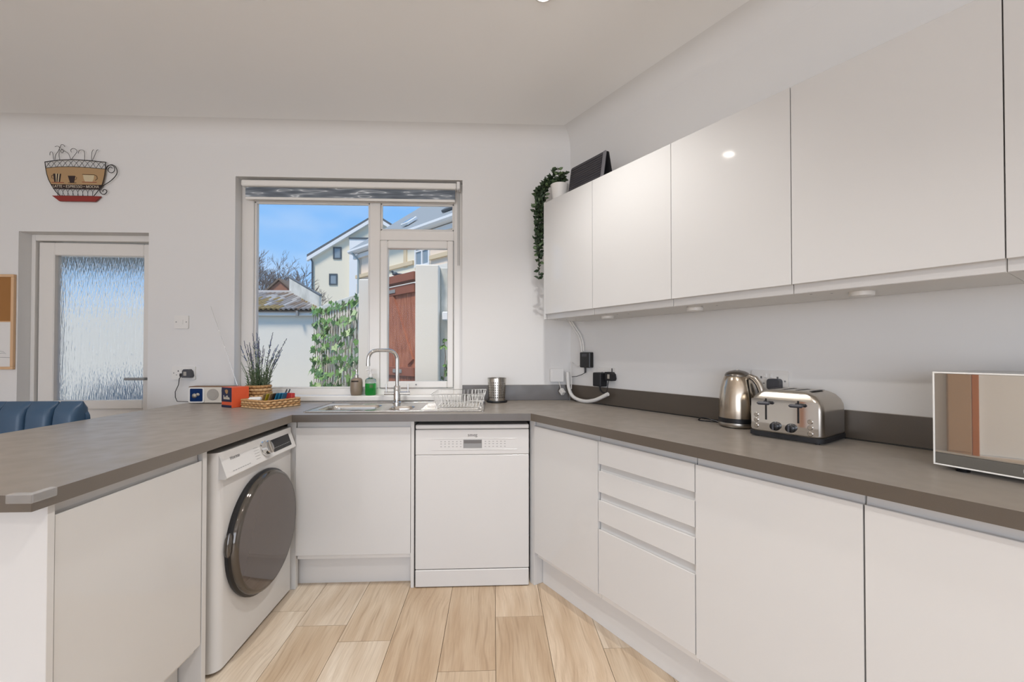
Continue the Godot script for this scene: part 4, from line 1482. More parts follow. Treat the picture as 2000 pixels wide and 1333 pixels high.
func kettle() -> void:
	var t := thing("kettle", "brushed steel cordless kettle with a black base band beside the toaster", "kettle", run(-0.994, WT, 1.835), TURN)
	var b := MB.new()
	b.lathe([Vector2(0.0, 0.001), Vector2(0.066, 0.001), Vector2(0.073, 0.006), Vector2(0.075, 0.014), Vector2(0.074, 0.022), Vector2(0.068, 0.024)], 40)
	part("power_base", b, M.brushed_steel, t)
	b = MB.new()
	b.lathe([Vector2(0.066, 0.022), Vector2(0.0745, 0.024), Vector2(0.0745, 0.041), Vector2(0.072, 0.043)], 40)
	part("base_band", b, M.black_plastic, t)
	b = MB.new()
	b.lathe([Vector2(0.0735, 0.042), Vector2(0.0742, 0.065), Vector2(0.0735, 0.10), Vector2(0.0705, 0.135), Vector2(0.065, 0.17), Vector2(0.0575, 0.198), Vector2(0.051, 0.216), Vector2(0.047, 0.221)], 48)
	part("jug", b, M.kettle_steel, t)
	b = MB.new()
	b.lathe([Vector2(0.0495, 0.2195), Vector2(0.049, 0.224), Vector2(0.043, 0.233), Vector2(0.03, 0.240), Vector2(0.012, 0.244), Vector2(0, 0.245)], 32)
	var l := part("lid", b, M.lid_steel, t)
	b = MB.new()
	b.lathe([Vector2(0.011, 0.242), Vector2(0.010, 0.2465), Vector2(0.006, 0.2475), Vector2(0, 0.248)], 16)
	part("lid_knob", b, M.chrome, l)
	b = MB.new()
	var p := []
	for q in [[0.044, 0.212], [0.062, 0.220], [0.080, 0.212], [0.096, 0.192], [0.106, 0.165], [0.108, 0.135], [0.104, 0.10], [0.094, 0.075], [0.078, 0.062], [0.068, 0.06]]:
		p.append(Vector3(q[0], q[1], 0.01))
	b.tube(p, [0.010, 0.011, 0.012, 0.012, 0.0115, 0.011, 0.0105, 0.010, 0.009, 0.008], 10)
	part("handle", b, M.brushed_steel, t)
	b = MB.new()
	for q in p.size():
		p[q] += Vector3(-0.007, -0.004, 0)
	b.tube(p.slice(1, 9), 0.0085, 8)
	part("handle_grip", b, M.black_plastic, t)
	b = MB.new()
	b.tube(bend([Vector3(-0.06, 0.012, 0.03), Vector3(-0.11, 0.022, 0.034), Vector3(-0.15, 0.022, 0.026), Vector3(-0.175, 0.008, 0.012), Vector3(-0.17, 0.004, -0.002), Vector3(-0.13, 0.004, -0.018), Vector3(-0.06, 0.006, -0.03)]), 0.003, 6)
	part("power_cord", b, M.black_plastic, t)

func loft(b: MB, list: Array) -> void:       # smooth skin between loops of equal length, open ends
	var m: int = list[0].size()
	var nm := []
	for i in list.size():
		var row := []
		for k in m:
			var du: Vector3 = list[i][(k + 1) % m] - list[i][(k - 1 + m) % m]
			var dv: Vector3 = list[mini(i + 1, list.size() - 1)][k] - list[maxi(i - 1, 0)][k]
			row.append(du.cross(dv).normalized())
		nm.append(row)
	var ctr := Vector3.ZERO
	for k in m:
		ctr += list[0][k] / m
	if nm[0][0].dot(list[0][0] - ctr) < 0.0:
		for i in nm.size():
			for k in m:
				nm[i][k] = -nm[i][k]
	for i in list.size() - 1:
		for k in m:
			var q := (k + 1) % m
			b.tri(list[i][k], list[i][q], list[i + 1][q], nm[i][k], nm[i][q], nm[i + 1][q])
			b.tri(list[i][k], list[i + 1][q], list[i + 1][k], nm[i][k], nm[i + 1][q], nm[i + 1][k])

func toaster() -> void:
	var t := thing("toaster", "shiny steel four-slice toaster with two levers and two black dials", "toaster", run(-0.752, WT, 1.912), TURN + 0.02)
	# depth runs from the wall (z = 0) to the front (z = 0.22)
	var W := 0.245
	var D := 0.222
	var b := MB.new()
	var loops := []
	for s in [[0.004, 0.022], [0.0, 0.030], [0.0, 0.11], [0.002, 0.130], [0.010, 0.150], [0.024, 0.166], [0.044, 0.176], [0.066, 0.180]]:
		var l := []
		for pt in rrect(W - s[0] * 2, D - s[0] * 1.1, maxf(0.024 - s[0] * 0.1, 0.01), 6, Vector2(0, D / 2)):
			l.append(Vector3(pt.x, s[1], pt.y))
		loops.append(l)
	loft(b, loops)
	var last: Array = loops[-1]
	for k in range(1, last.size() - 1):
		b.tri(last[0], last[k], last[k + 1], Vector3.UP, Vector3.UP, Vector3.UP)
	part("shell", b, M.brushed_steel, t)
	b = MB.new()
	b.prism(rrect(W + 0.006, D + 0.006, 0.026, 6, Vector2(0, D / 2)), 0.006, 0.022, true)
	part("base", b, M.soft_black, t)
	for q in [Vector2(-0.1, 0.02), Vector2(0.1, 0.02), Vector2(-0.1, 0.2), Vector2(0.1, 0.2)]:
		b = MB.new()
		b.lathe([Vector2(0.008, 0), Vector2(0.008, 0.006)], 10)
		part("foot", b, M.black_plastic, t).position = Vector3(q.x, 0, q.y)
	for k in 4:
		b = MB.new()
		b.span(Vector3(-0.075 + k * 0.046, 0.1802, 0.06), Vector3(-0.063 + k * 0.046, 0.1808, 0.165), 0.0004)
		part("slot", b, M.soft_black, t)
	b = MB.new()
	b.plate(rrect(W - 0.022, 0.118, 0.006, 4, Vector2(0, 0.087)), D + 0.0002, D + 0.002, false)
	var f := part("front_plate", b, M.chrome, t)
	for x in [-0.058, 0.050]:
		b = MB.new()
		b.span(Vector3(x - 0.003, 0.068, D + 0.0021), Vector3(x + 0.003, 0.148, D + 0.003))
		part("lever_slot", b, M.black_plastic, f)
		b = MB.new()
		b.tube([Vector3(x - 0.002, 0.133, D + 0.003), Vector3(x, 0.133, D + 0.02)], 0.004, 8)
		b.xf = Transform3D(Basis(Vector3.UP, 0.25), Vector3(x, 0.131, D + 0.022))
		b.span(Vector3(-0.022, -0.006, -0.006), Vector3(0.022, 0.006, 0.008), 0.005)
		part("lever", b, M.dark_grey, f)
	for x in [-0.025, 0.027]:
		b = MB.new()
		b.xf = Transform3D(Basis(Vector3.RIGHT, PI / 2), Vector3(x, 0.048, D + 0.002))
		b.lathe([Vector2(0.0165, 0), Vector2(0.0165, 0.004), Vector2(0.014, 0.006), Vector2(0.0135, 0.018), Vector2(0.011, 0.02), Vector2(0, 0.02)], 24)
		var k := part("dial", b, M.black_plastic, f)
		b = MB.new()
		b.span(Vector3(x - 0.003, 0.036, D + 0.022), Vector3(x + 0.003, 0.060, D + 0.026), 0.001)
		part("pointer", b, M.dark_grey, k)
	for q in [[-0.093, 0.084], [-0.093, 0.064], [-0.093, 0.042], [0.087, 0.078], [0.087, 0.058], [0.087, 0.036]]:
		b = MB.new()
		b.xf = Transform3D(Basis(Vector3.RIGHT, PI / 2), Vector3(q[0], q[1], D + 0.002))
		b.lathe([Vector2(0.0085, 0), Vector2(0.0085, 0.002), Vector2(0.007, 0.0035), Vector2(0, 0.0035)], 16)
		part("push_button", b, M.steel, f)

func microwave() -> void:
	var t := thing("microwave", "silver microwave oven with a mirrored door on the worktop", "microwave", run(-0.337, WT, 1.626), TURN - 0.131)
	var W := 0.46
	var b := MB.new()
	b.span(Vector3(0.002, 0.012, -0.268), Vector3(W, 0.266, -0.006), 0.004)
	part("case", b, M.satin_silver, t)
	b = MB.new()
	b.span(Vector3(0, 0.012, -0.006), Vector3(W, 0.016, 0.0), 0.001)
	b.span(Vector3(0, 0.263, -0.006), Vector3(W, 0.267, 0.0), 0.001)
	b.span(Vector3(0, 0.016, -0.006), Vector3(0.004, 0.263, 0.0), 0.001)
	b.span(Vector3(W - 0.004, 0.016, -0.006), Vector3(W, 0.263, 0.0), 0.001)
	part("front_frame", b, M.satin_white, t)
	b = MB.new()
	b.span(Vector3(0.0045, 0.047, -0.0055), Vector3(W - 0.0045, 0.2625, -0.001))
	part("mirror_door", b, M.mirror_glass, t)
	b = MB.new()
	b.span(Vector3(0.0045, 0.0165, -0.0055), Vector3(W - 0.0045, 0.046, -0.0012))
	part("lower_band", b, M.band_grey, t)
	b = MB.new()
	b.plate(rrect(0.05, 0.018, 0.006, 4, Vector2(0.19, 0.032)), -0.0011, -0.0006)
	var lg := part("badge", b, M.satin_white, t)
	var o := part("badge_letters", letters("LG", 0.013, 0.0004, false, true), M.print_grey, lg)
	o.position = Vector3(0.185, 0.032, -0.0004)
	for q in [Vector2(0.05, -0.03), Vector2(0.41, -0.03), Vector2(0.05, -0.24), Vector2(0.41, -0.24)]:
		b = MB.new()
		b.lathe([Vector2(0.014, 0), Vector2(0.016, 0.0125)], 12)
		part("foot", b, M.black_plastic, t).position = Vector3(q.x, 0, q.y)

func small_things() -> void:
	wall_cup()
	wall_left_things()
	worktop_left_things()
	sill_things()
	dish_rack()
	right_wall_things()
	cupboard_top_things()
	chair()

func wall_cup() -> void:
	var t := thing("cup_wall_art", "metal coffee cup wall decoration reading latte espresso mocha, above the glazed door", "wall art", Vector3(-2.70, 2.205, ZB + 0.004))
	var K := 0.000335
	var P = func(x: float, y: float, z := 0.012) -> Vector3: return Vector3((x - 666) * K, (1185 - y) * K, z)
	var Q = func(x: float, y: float) -> Vector2: return Vector2((x - 666) * K, (1185 - y) * K)
	var left := [[105, 430], [112, 500], [122, 560], [140, 660], [175, 770], [220, 858], [265, 935], [320, 1010], [385, 1080]]
	var right := [[1228, 415], [1226, 500], [1222, 560], [1212, 660], [1190, 770], [1165, 858], [1118, 940], [1070, 1005], [1010, 1080]]
	var w := MB.new()
	w.tube(left.map(func(q): return P.call(q[0], q[1])), 0.0022, 6)
	w.tube(right.map(func(q): return P.call(q[0], q[1])), 0.0022, 6)
	w.tube([P.call(105, 430), P.call(350, 392), P.call(620, 376), P.call(900, 388), P.call(1228, 415)], 0.0024, 6)
	w.tube([P.call(118, 548), P.call(350, 522), P.call(620, 514), P.call(900, 526), P.call(1222, 548)], 0.0018, 6)
	w.tube([P.call(385, 1080), P.call(1010, 1080)], 0.002, 6)
	part("wire_frame", w, M.iron_black, t)
	w = MB.new()
	for k in 11:
		var x := 120.0 + k * 103.0
		var rise := 30.0 * sin(PI * (k + 0.5) / 11.0)
		w.tube([P.call(x, 425 - rise), P.call(x + 52, 470 - rise), P.call(x + 95, 540 - rise * 0.8)], 0.0012, 5)
		w.tube([P.call(x + 95, 425 - rise), P.call(x + 50, 470 - rise), P.call(x + 2, 540 - rise * 0.8)], 0.0012, 5)
	for k in 8:
		var x := 300.0 + k * 92.0
		w.tube([P.call(x, 940), P.call(x + 52, 1000), P.call(x + 46, 1080)], 0.0012, 5)
		w.tube([P.call(x + 92, 940), P.call(x + 46, 1000), P.call(x + 88 - k * 6, 1080)], 0.0012, 5)
	part("lattice_wire", w, M.iron_black, t)
	var b := MB.new()
	b.plate(PackedVector2Array([Q.call(118, 548), Q.call(350, 522), Q.call(620, 514), Q.call(900, 526), Q.call(1222, 548), Q.call(1212, 660), Q.call(1190, 770), Q.call(1165, 858), Q.call(220, 858), Q.call(175, 770), Q.call(140, 660)]), 0.008, 0.012, false)
	var body := part("painted_panel", b, M.cup_tan, t)
	b = MB.new()
	b.plate(PackedVector2Array([Q.call(220, 858), Q.call(1165, 858), Q.call(1116, 942), Q.call(268, 942)]), 0.008, 0.0125, false)
	var band := part("letter_band", b, M.cup_brown, t)
	var le := part("lettering", letters("LATTE \u2022 ESPRESSO \u2022 MOCHA", 0.017, 0.0006), M.cup_letter, band)
	le.position = P.call(680, 898, 0.0128)
	var ab := le.mesh.get_aabb()
	le.scale = Vector3(0.285 / maxf(ab.size.x, 0.01), 1, 1)
	# three painted cups: striped, dark, pale
	b = MB.new()
	b.plate(PackedVector2Array([Q.call(260, 655), Q.call(405, 655), Q.call(385, 815), Q.call(285, 815)]), 0.012, 0.0122, false)
	part("striped_cup", b, M.cup_cream, body)
	for q in [[258, 302, 283, 312], [328, 354, 322, 342], [380, 407, 362, 387]]:
		b = MB.new()
		b.plate(PackedVector2Array([Q.call(q[0], 655), Q.call(q[1], 655), Q.call(q[3], 815), Q.call(q[2], 815)]), 0.0122, 0.0126, false)
		part("cup_stripe", b, M.cup_brown, body)
	b = MB.new()
	b.tube([P.call(262, 680, 0.0125), P.call(232, 695, 0.0125), P.call(235, 740, 0.0125), P.call(275, 755, 0.0125)], 0.0012, 5)
	part("cup_handle", b, M.cup_brown, body)
	b = MB.new()
	b.plate(PackedVector2Array([Q.call(530, 690), Q.call(668, 690), Q.call(648, 820), Q.call(570, 820)]), 0.012, 0.0125, false)
	part("dark_cup", b, M.cup_brown, body)
	b = MB.new()
	b.tube([P.call(660, 700, 0.0125), P.call(695, 720, 0.0125), P.call(685, 760, 0.0125), P.call(655, 770, 0.0125)], 0.0012, 5)
	part("cup_handle", b, M.cup_brown, body)
	b = MB.new()
	b.span(P.call(535, 830, 0.012), P.call(690, 820, 0.0124))
	part("painted_saucer", b, M.cup_brown, body)
	b = MB.new()
	b.tube([P.call(800, 660, 0.0125), P.call(1020, 665, 0.0125), P.call(1068, 690, 0.0125), P.call(1078, 740, 0.0125), P.call(1040, 775, 0.0125)], 0.0016, 5)
	part("cup_handle", b, M.cup_brown, body)
	b = MB.new()
	b.plate(PackedVector2Array([Q.call(812, 670), Q.call(1015, 674), Q.call(1010, 740), Q.call(985, 800), Q.call(850, 800), Q.call(822, 740)]), 0.012, 0.0124, false)
	part("pale_cup", b, M.cup_cream, body)
	b = MB.new()
	b.span(P.call(230, 828, 0.012), P.call(460, 818, 0.0126))
	part("painted_saucer", b, M.cup_red, body)
	b = MB.new()
	b.span(P.call(795, 815, 0.012), P.call(1065, 804, 0.0126))
	part("painted_saucer", b, M.cup_red, body)
	b = MB.new()
	b.plate(PackedVector2Array([Q.call(252, 1082), Q.call(1152, 1082), Q.call(1040, 1185), Q.call(385, 1185)]), 0.006, 0.016, false)
	part("saucer", b, M.cup_red, t)
	w = MB.new()
	var sp := [P.call(1240, 560)]
	for k in 22:
		var a := PI * 0.95 - TAU * 1.35 * k / 21.0
		var r := (98.0 - 60.0 * k / 21.0)
		sp.insert(0, P.call(1325 + cos(a) * r * 0.95, 555 - sin(a) * r))
	w.tube(sp, 0.002, 6)
	w.tube(bend([P.call(1240, 560), P.call(1262, 500), P.call(1330, 462), P.call(1400, 490), P.call(1442, 580), P.call(1420, 670), P.call(1320, 780), P.call(1190, 870), P.call(1135, 920), P.call(1125, 980), P.call(1165, 1035), P.call(1220, 1035), P.call(1255, 985), P.call(1228, 945), P.call(1190, 955), P.call(1180, 990)]), 0.0022, 6)
	part("handle_scroll", w, M.iron_black, t)
	for s in [[[265, 390], [250, 270], [228, 235], [200, 245], [193, 300]], [[285, 390], [300, 300], [345, 220], [385, 140], [400, 95], [440, 92], [468, 130]], [[378, 385], [362, 280], [372, 150], [330, 122], [285, 135]], [[580, 375], [545, 280], [500, 235], [440, 205], [395, 165]], [[455, 205], [425, 252], [395, 230], [400, 190], [440, 185]], [[590, 375], [650, 290], [695, 220], [670, 175], [620, 160], [578, 190], [590, 235]], [[835, 380], [835, 260], [820, 200], [780, 185], [735, 200], [715, 255]], [[965, 395], [968, 250], [985, 190], [1005, 178]], [[975, 395], [1030, 270], [1060, 190], [1090, 178]]]:
		w = MB.new()
		w.tube(bend(s.map(func(q): return P.call(q[0], q[1]))), 0.0013, 5)
		part("steam_wire", w, M.iron_black, t)

func socket_plate(called: String, label: String, at: Vector3, turn: float, gangs: int, group := "") -> Node3D:
	var t := thing(called, label, "socket" if gangs else "wall plate", at, turn, group)
	var w := 0.147 if gangs == 2 else 0.088
	var b := MB.new()
	b.plate(rrect(w, 0.086, 0.006, 4), 0.0005, 0.009)
	part("face_plate", b, M.plastic_white, t)
	for sx in [-1.0, 1.0]:
		b = MB.new()
		b.xf = Transform3D(Basis(Vector3.RIGHT, PI / 2), Vector3(sx * (w / 2 - 0.012), 0, 0.009))
		b.lathe([Vector2(0.004, 0.0), Vector2(0.0038, 0.0008), Vector2(0, 0.0008)], 10)
		part("screw", b, M.lead_grey, t)
	for g in gangs:
		var x := (g - (gangs - 1) / 2.0) * 0.066
		b = MB.new()
		b.span(Vector3(x - 0.0035, 0.008, 0.0088), Vector3(x + 0.0035, 0.018, 0.0094))
		b.span(Vector3(x - 0.014, -0.014, 0.0088), Vector3(x - 0.007, -0.010, 0.0094))
		b.span(Vector3(x + 0.007, -0.014, 0.0088), Vector3(x + 0.014, -0.010, 0.0094))
		part("pin_holes", b, M.print_grey, t)
		b = MB.new()
		b.span(Vector3(x + (0.018 if gangs == 2 and g == 0 else -0.026) - 0.005, 0.012, 0.009), Vector3(x + (0.018 if gangs == 2 and g == 0 else -0.026) + 0.005, 0.030, 0.0125), 0.001)
		part("rocker", b, M.plastic_white, t)
	return t

func wall_left_things() -> void:
	var t := socket_plate("blank_plate", "square white switch plate on the wall left of the window", Vector3(-2.034, 1.429, ZB), 0.0, 0)
	var b := MB.new()
	b.plate(rrect(0.022, 0.03, 0.002, 3), 0.009, 0.0115)
	part("rocker", b, M.plastic_white, t)
	socket_plate("wall_socket", "white double socket on the wall above the radio", Vector3(-2.017, 1.097, ZB), 0.0, 2, "white double sockets")
	t = thing("mains_plug", "black plug with a thin cord in the socket above the radio", "plug", Vector3(-1.978, 1.092, ZB + 0.0097))
	b = MB.new()
	b.plate(PackedVector2Array([Vector2(-0.027, -0.024), Vector2(0.024, -0.024), Vector2(0.030, -0.012), Vector2(0.024, 0.018), Vector2(0.012, 0.030), Vector2(-0.016, 0.030), Vector2(-0.024, 0.02)]), 0, 0.034)
	part("body", b, M.dark_grey, t)
	b = MB.new()
	b.plate(rrect(0.018, 0.026, 0.002, 3, Vector2(-0.006, 0.002)), 0.034, 0.0346)
	part("label", b, M.radio_grille, t)
	b = MB.new()
	b.tube([Vector3(-0.036, -0.012, 0.02), Vector3(-0.05, -0.03, 0.02), Vector3(-0.055, -0.07, 0.02), Vector3(-0.075, -0.115, 0.02), Vector3(-0.07, -0.15, 0.025), Vector3(-0.055, -0.176, 0.03), Vector3(0.02, -0.178, 0.035)], 0.0022, 6)
	b.span(Vector3(-0.045, -0.018, 0.01), Vector3(-0.026, 0.004, 0.03), 0.003)
	part("cord", b, M.black_plastic, t)
	# cork and paper notice board at the door's left
	t = thing("notice_board", "pale wood framed notice board, cork above and white below, beside the door", "notice board", Vector3(-3.30, 1.122, ZB + 0.0005))
	b = MB.new()
	b.span(Vector3(-0.22, 0, 0), Vector3(0.232, 0.018, 0.018), 0.002)
	b.span(Vector3(-0.22, 0.591, 0), Vector3(0.232, 0.609, 0.018), 0.002)
	b.span(Vector3(-0.22, 0.018, 0), Vector3(-0.202, 0.591, 0.018), 0.002)
	b.span(Vector3(0.214, 0.018, 0), Vector3(0.232, 0.591, 0.018), 0.002)
	b.span(Vector3(-0.202, 0.303, 0), Vector3(0.214, 0.309, 0.015), 0.001)
	part("frame", b, M.pale_wood, t)
	b = MB.new()
	b.span(Vector3(-0.202, 0.309, 0.002), Vector3(0.214, 0.591, 0.011))
	part("cork_panel", b, M.cork, t)
	b = MB.new()
	b.span(Vector3(-0.202, 0.018, 0.002), Vector3(0.214, 0.303, 0.011))
	var wb := part("white_panel", b, M.paper, t)
	b = MB.new()
	b.tube([Vector3(0.10, 0.075, 0.0112), Vector3(0.15, 0.078, 0.0112), Vector3(0.21, 0.076, 0.0112)], 0.0012, 4)
	b.tube([Vector3(0.13, 0.10, 0.0112), Vector3(0.16, 0.105, 0.0112), Vector3(0.185, 0.10, 0.0112), Vector3(0.165, 0.115, 0.0112), Vector3(0.14, 0.118, 0.0112)], 0.001, 4)
	part("pen_marks", b, M.lead_grey, wb)

func worktop_left_things() -> void:
	var y := WT + 0.0002
	var t := thing("radio", "cream and wood radio with a blue dial and a raised aerial", "radio", Vector3(-1.776, y, -2.826))
	var b := MB.new()
	b.span(Vector3(-0.135, 0.004, 0), Vector3(0.135, 0.108, 0.076), 0.005)
	part("case", b, M.radio_wood, t)
	b = MB.new()
	b.span(Vector3(-0.130, 0.006, 0.0762), Vector3(0.131, 0.103, 0.080), 0.0015)
	part("front", b, M.radio_cream, t)
	b = MB.new()
	b.plate(rrect(0.098, 0.096, 0.014, 5, Vector2(-0.078, 0.055)), 0.0802, 0.086)
	var d := part("dial_surround", b, M.satin_white, t)
	b = MB.new()
	b.plate(rrect(0.076, 0.080, 0.006, 4, Vector2(-0.077, 0.055)), 0.0862, 0.0872)
	part("dial", b, M.radio_navy, d)
	b = MB.new()
	b.ball(Vector3(-0.088, 0.05, 0.0875), Vector3(0.015, 0.015, 0.003), 14, 8)
	b.ball(Vector3(-0.068, 0.058, 0.0874), Vector3(0.012, 0.010, 0.0025), 12, 8)
	part("dial_picture", b, M.radio_cream, d)
	b = MB.new()
	b.xf = Transform3D(Basis(Vector3.RIGHT, PI / 2), Vector3(0.020, 0.057, 0.0801))
	b.lathe([Vector2(0.036, 0), Vector2(0.036, 0.002), Vector2(0.031, 0.0015), Vector2(0.030, 0.003), Vector2(0.022, 0.002), Vector2(0.021, 0.0035), Vector2(0.012, 0.002), Vector2(0.0, 0.003)], 28)
	part("speaker", b, M.radio_grille, t)
	b = MB.new()
	b.span(Vector3(0.073, 0.072, 0.0801), Vector3(0.104, 0.088, 0.083), 0.001)
	part("display", b, M.screen_black, t)
	b = MB.new()
	b.tube([Vector3(0.128, 0.108, 0.01), Vector3(0.06, 0.31, 0.006), Vector3(-0.05, 0.62, 0.0)], [0.0022, 0.0016, 0.001], 6)
	part("aerial", b, M.chrome, t)
	# tea carton
	t = thing("carton", "navy and orange cardboard carton in front of the radio", "carton", Vector3(-1.528, y, -2.592), deg_to_rad(-29))
	b = MB.new()
	b.span(Vector3(-0.049, 0, -0.05), Vector3(0.049, 0.118, 0.05), 0.0015)
	part("box", b, M.orange_card, t)
	b = MB.new()
	b.span(Vector3(-0.0485, 0.034, 0.0501), Vector3(0.0485, 0.1165, 0.0507))
	var f := part("navy_front", b, M.navy_card, t)
	b = MB.new()
	b.span(Vector3(-0.0485, 0.001, 0.0501), Vector3(0.0485, 0.015, 0.0507))
	part("navy_strip", b, M.navy_card, t)
	b = MB.new()
	b.plate(PackedVector2Array([Vector2(-0.017, 0.10), Vector2(0.0, 0.106), Vector2(0.015, 0.10), Vector2(0.012, 0.086), Vector2(0.003, 0.078), Vector2(-0.010, 0.086)]), 0.0508, 0.0512)
	part("emblem", b, M.wicker_dark, f)
	b = MB.new()
	for q in [[-0.026, 0.024], [-0.018, 0.014], [-0.009, 0.015], [0.0, 0.022], [0.009, 0.023], [0.017, 0.014], [0.025, 0.013]]:
		b.plate(rrect(0.0055, q[1], 0.002, 3, Vector2(q[0], 0.048 + q[1] / 2)), 0.0508, 0.0512)
		b.plate(rrect(0.009, 0.004, 0.0015, 3, Vector2(q[0] + 0.003, 0.051)), 0.0508, 0.0511)
	part("lettering", b, M.cup_letter, f)
	# wicker tray and what is in it
	var tc := Vector3(-1.322, y, -2.595)
	var ta := deg_to_rad(29)
	t = thing("wicker_tray", "square woven wicker tray holding sachets on the peninsula corner", "tray", tc, -ta)
	basket(t, 0.24, 0.24, 0.05, 4)
	b = MB.new()
	b.span(Vector3(-0.11, 0.002, -0.11), Vector3(0.11, 0.008, 0.11))
	part("tray_floor", b, M.wicker, t)
	var cols := [M.tan_card, M.yellow_card, M.tan_card, M.soil, M.blue_card, M.blue_card, M.blue_card]
	for k in 7:
		var p := tc + Vector3(-0.043 + k * 0.0145, 0.0, 0.012 - k * 0.008)
		b = MB.new()
		b.xf = Transform3D(Basis(Vector3.UP, 1.95) * Basis(Vector3.RIGHT, 0.34), Vector3(0, 0.009, 0))
		b.span(Vector3(-0.028, 0, -0.0015), Vector3(0.028, 0.072, 0.0015), 0.001)
		b.span(Vector3(-0.028, 0.0, -0.004), Vector3(0.028, 0.02, 0.004), 0.002)
		solo("sachet", ["tan sachet leaning in the wicker tray, first of the row", "yellow sachet leaning in the wicker tray", "tan sachet between the yellow and dark sachets", "dark brown sachet leaning in the wicker tray", "blue sachet beside the dark brown one in the tray", "blue sachet in the middle of the blue ones", "blue sachet at the end of the row in the tray"][k], "sachet", b, cols[k], p, -ta, "sachets in the wicker tray")
	b = MB.new()
	b.span(Vector3(-0.03, 0, -0.012), Vector3(0.03, 0.066, 0.012), 0.002)
	solo("red_packet", "small red packet standing in the wicker tray", "packet", b, M.red_card, tc + Vector3(0.083, 0.0085, -0.055), -0.506)
	b = MB.new()
	b.span(Vector3(-0.035, 0, -0.02), Vector3(0.035, 0.05, 0.02), 0.008)
	solo("paper_packet", "crumpled white paper packet lying in the wicker tray", "packet", b, M.paper, tc + Vector3(-0.078, 0.0085, 0.03), 0.4)
	for k in 2:
		b = MB.new()
		b.tube([Vector3(0, 0, 0), Vector3(0.035, 0.088, 0)], 0.004, 6)
		solo("pen", ["dark pen leaning in the wicker tray near the red packet", "second dark pen leaning in the tray behind the first"][k], "pen", b, M.dark_grey, tc + Vector3(0.030 + k * 0.012, 0.0085, -0.055 - k * 0.012), 0.0, "pens in the wicker tray")
	# lavender in its wicker pot
	t = thing("lavender_pot", "woven round pot of dried lavender in front of the window", "potted plant", Vector3(-1.478, y, -2.746))
	var r := 0.077
	for k in 6:
		b = MB.new()
		var n := 64
		var ring := []
		for i in n:
			var a := TAU * i / n
			var rr := r - 0.0145 + 0.0055 * sin(a * 16.0 + PI * k) - 0.0015 * absf(k - 3)
			ring.append(Vector3(cos(a) * rr, 0.010 + k * 0.0195, sin(a) * rr))
		b.tube(ring, 0.0105, 6, true)
		part("woven_strand", b, M.wicker if k % 2 == 0 else M.wicker_dark, t)
	b = MB.new()
	b.lathe([Vector2(0.0, 0.098), Vector2(0.066, 0.096)], 24)
	part("soil", b, M.soil, t)
	var rng := RandomNumberGenerator.new()
	rng.seed = 21
	for k in 60:
		var a := rng.randf() * TAU
		var r0 := sqrt(rng.randf()) * 0.055
		var tall := k < 26
		var lean := rng.randf_range(0.0, 0.42) if k > 5 else rng.randf_range(0.3, 0.46)
		var h := rng.randf_range(0.22, 0.36) * (1.0 - 0.3 * maxf(lean - 0.25, 0.0)) if tall else rng.randf_range(0.07, 0.2)
		var base := Vector3(cos(a) * r0, 0.095, sin(a) * r0)
		var tip := base + Vector3(cos(a) * lean * h, h, sin(a) * lean * h * 0.5)
		if tip.z < -0.085: tip.z = -0.085
		var mid := base.lerp(tip, 0.55) + Vector3(-cos(a), 0, -sin(a)) * 0.012
		b = MB.new()
		b.tube([base, mid, tip], [0.0017, 0.0014, 0.001], 5)
		for j in (11 if tall else 9):
			var p := base.lerp(mid, 0.1 + j * 0.085) if j < 9 else mid.lerp(tip, 0.15 + (j - 9) * 0.2)
			var dir := Vector3(rng.randfn(), 1.0, rng.randfn()).normalized() * rng.randf_range(0.016, 0.034)
			if p.z + dir.z < -0.085: dir.z = 0.0
			b.tube([p, p + dir], [0.0021, 0.0005], 4)
		var st := part("stem", b, M.lavender_leaf if k % 3 == 0 else M.lavender_stem, t)
		if tall:
			b = MB.new()
			var d3 := (tip - mid).normalized()
			for j in 11:
				var p := tip - d3 * (0.0075 * (10 - j)) * (1.0 if j > 3 else 1.25)
				b.ball(p + Vector3(rng.randfn(), 0, rng.randfn()) * 0.0014, Vector3(0.0044, 0.0046, 0.0044) * (1.0 - 0.04 * j), 6, 4)
			part("flower_spike", b, M.lavender_blue if k % 4 == 1 else M.lavender_flower, st)

func basket(t: Node, w: float, d: float, h: float, rows: int) -> void:
	for k in rows:
		var b := MB.new()
		var ring := []
		var pr := rrect(w - 0.018, d - 0.018, 0.02, 4)
		for i in pr.size():
			var a: Vector2 = pr[i]
			var c: Vector2 = pr[(i + 1) % pr.size()]
			var steps := maxi(1, int(a.distance_to(c) / 0.0085))
			for j in steps:
				var q := a.lerp(c, float(j) / steps)
				var o := q.normalized() * 0.0045 * (1.0 if (ring.size() + (2 if k % 2 else 0)) % 4 < 2 else -1.0)
				ring.append(Vector3(q.x + o.x, h / rows * (k + 0.5), q.y + o.y))
		b.tube(ring, h / rows * 0.56, 6, true)
		part("woven_strand", b, M.wicker if k % 2 == 0 else M.wicker_dark, t)

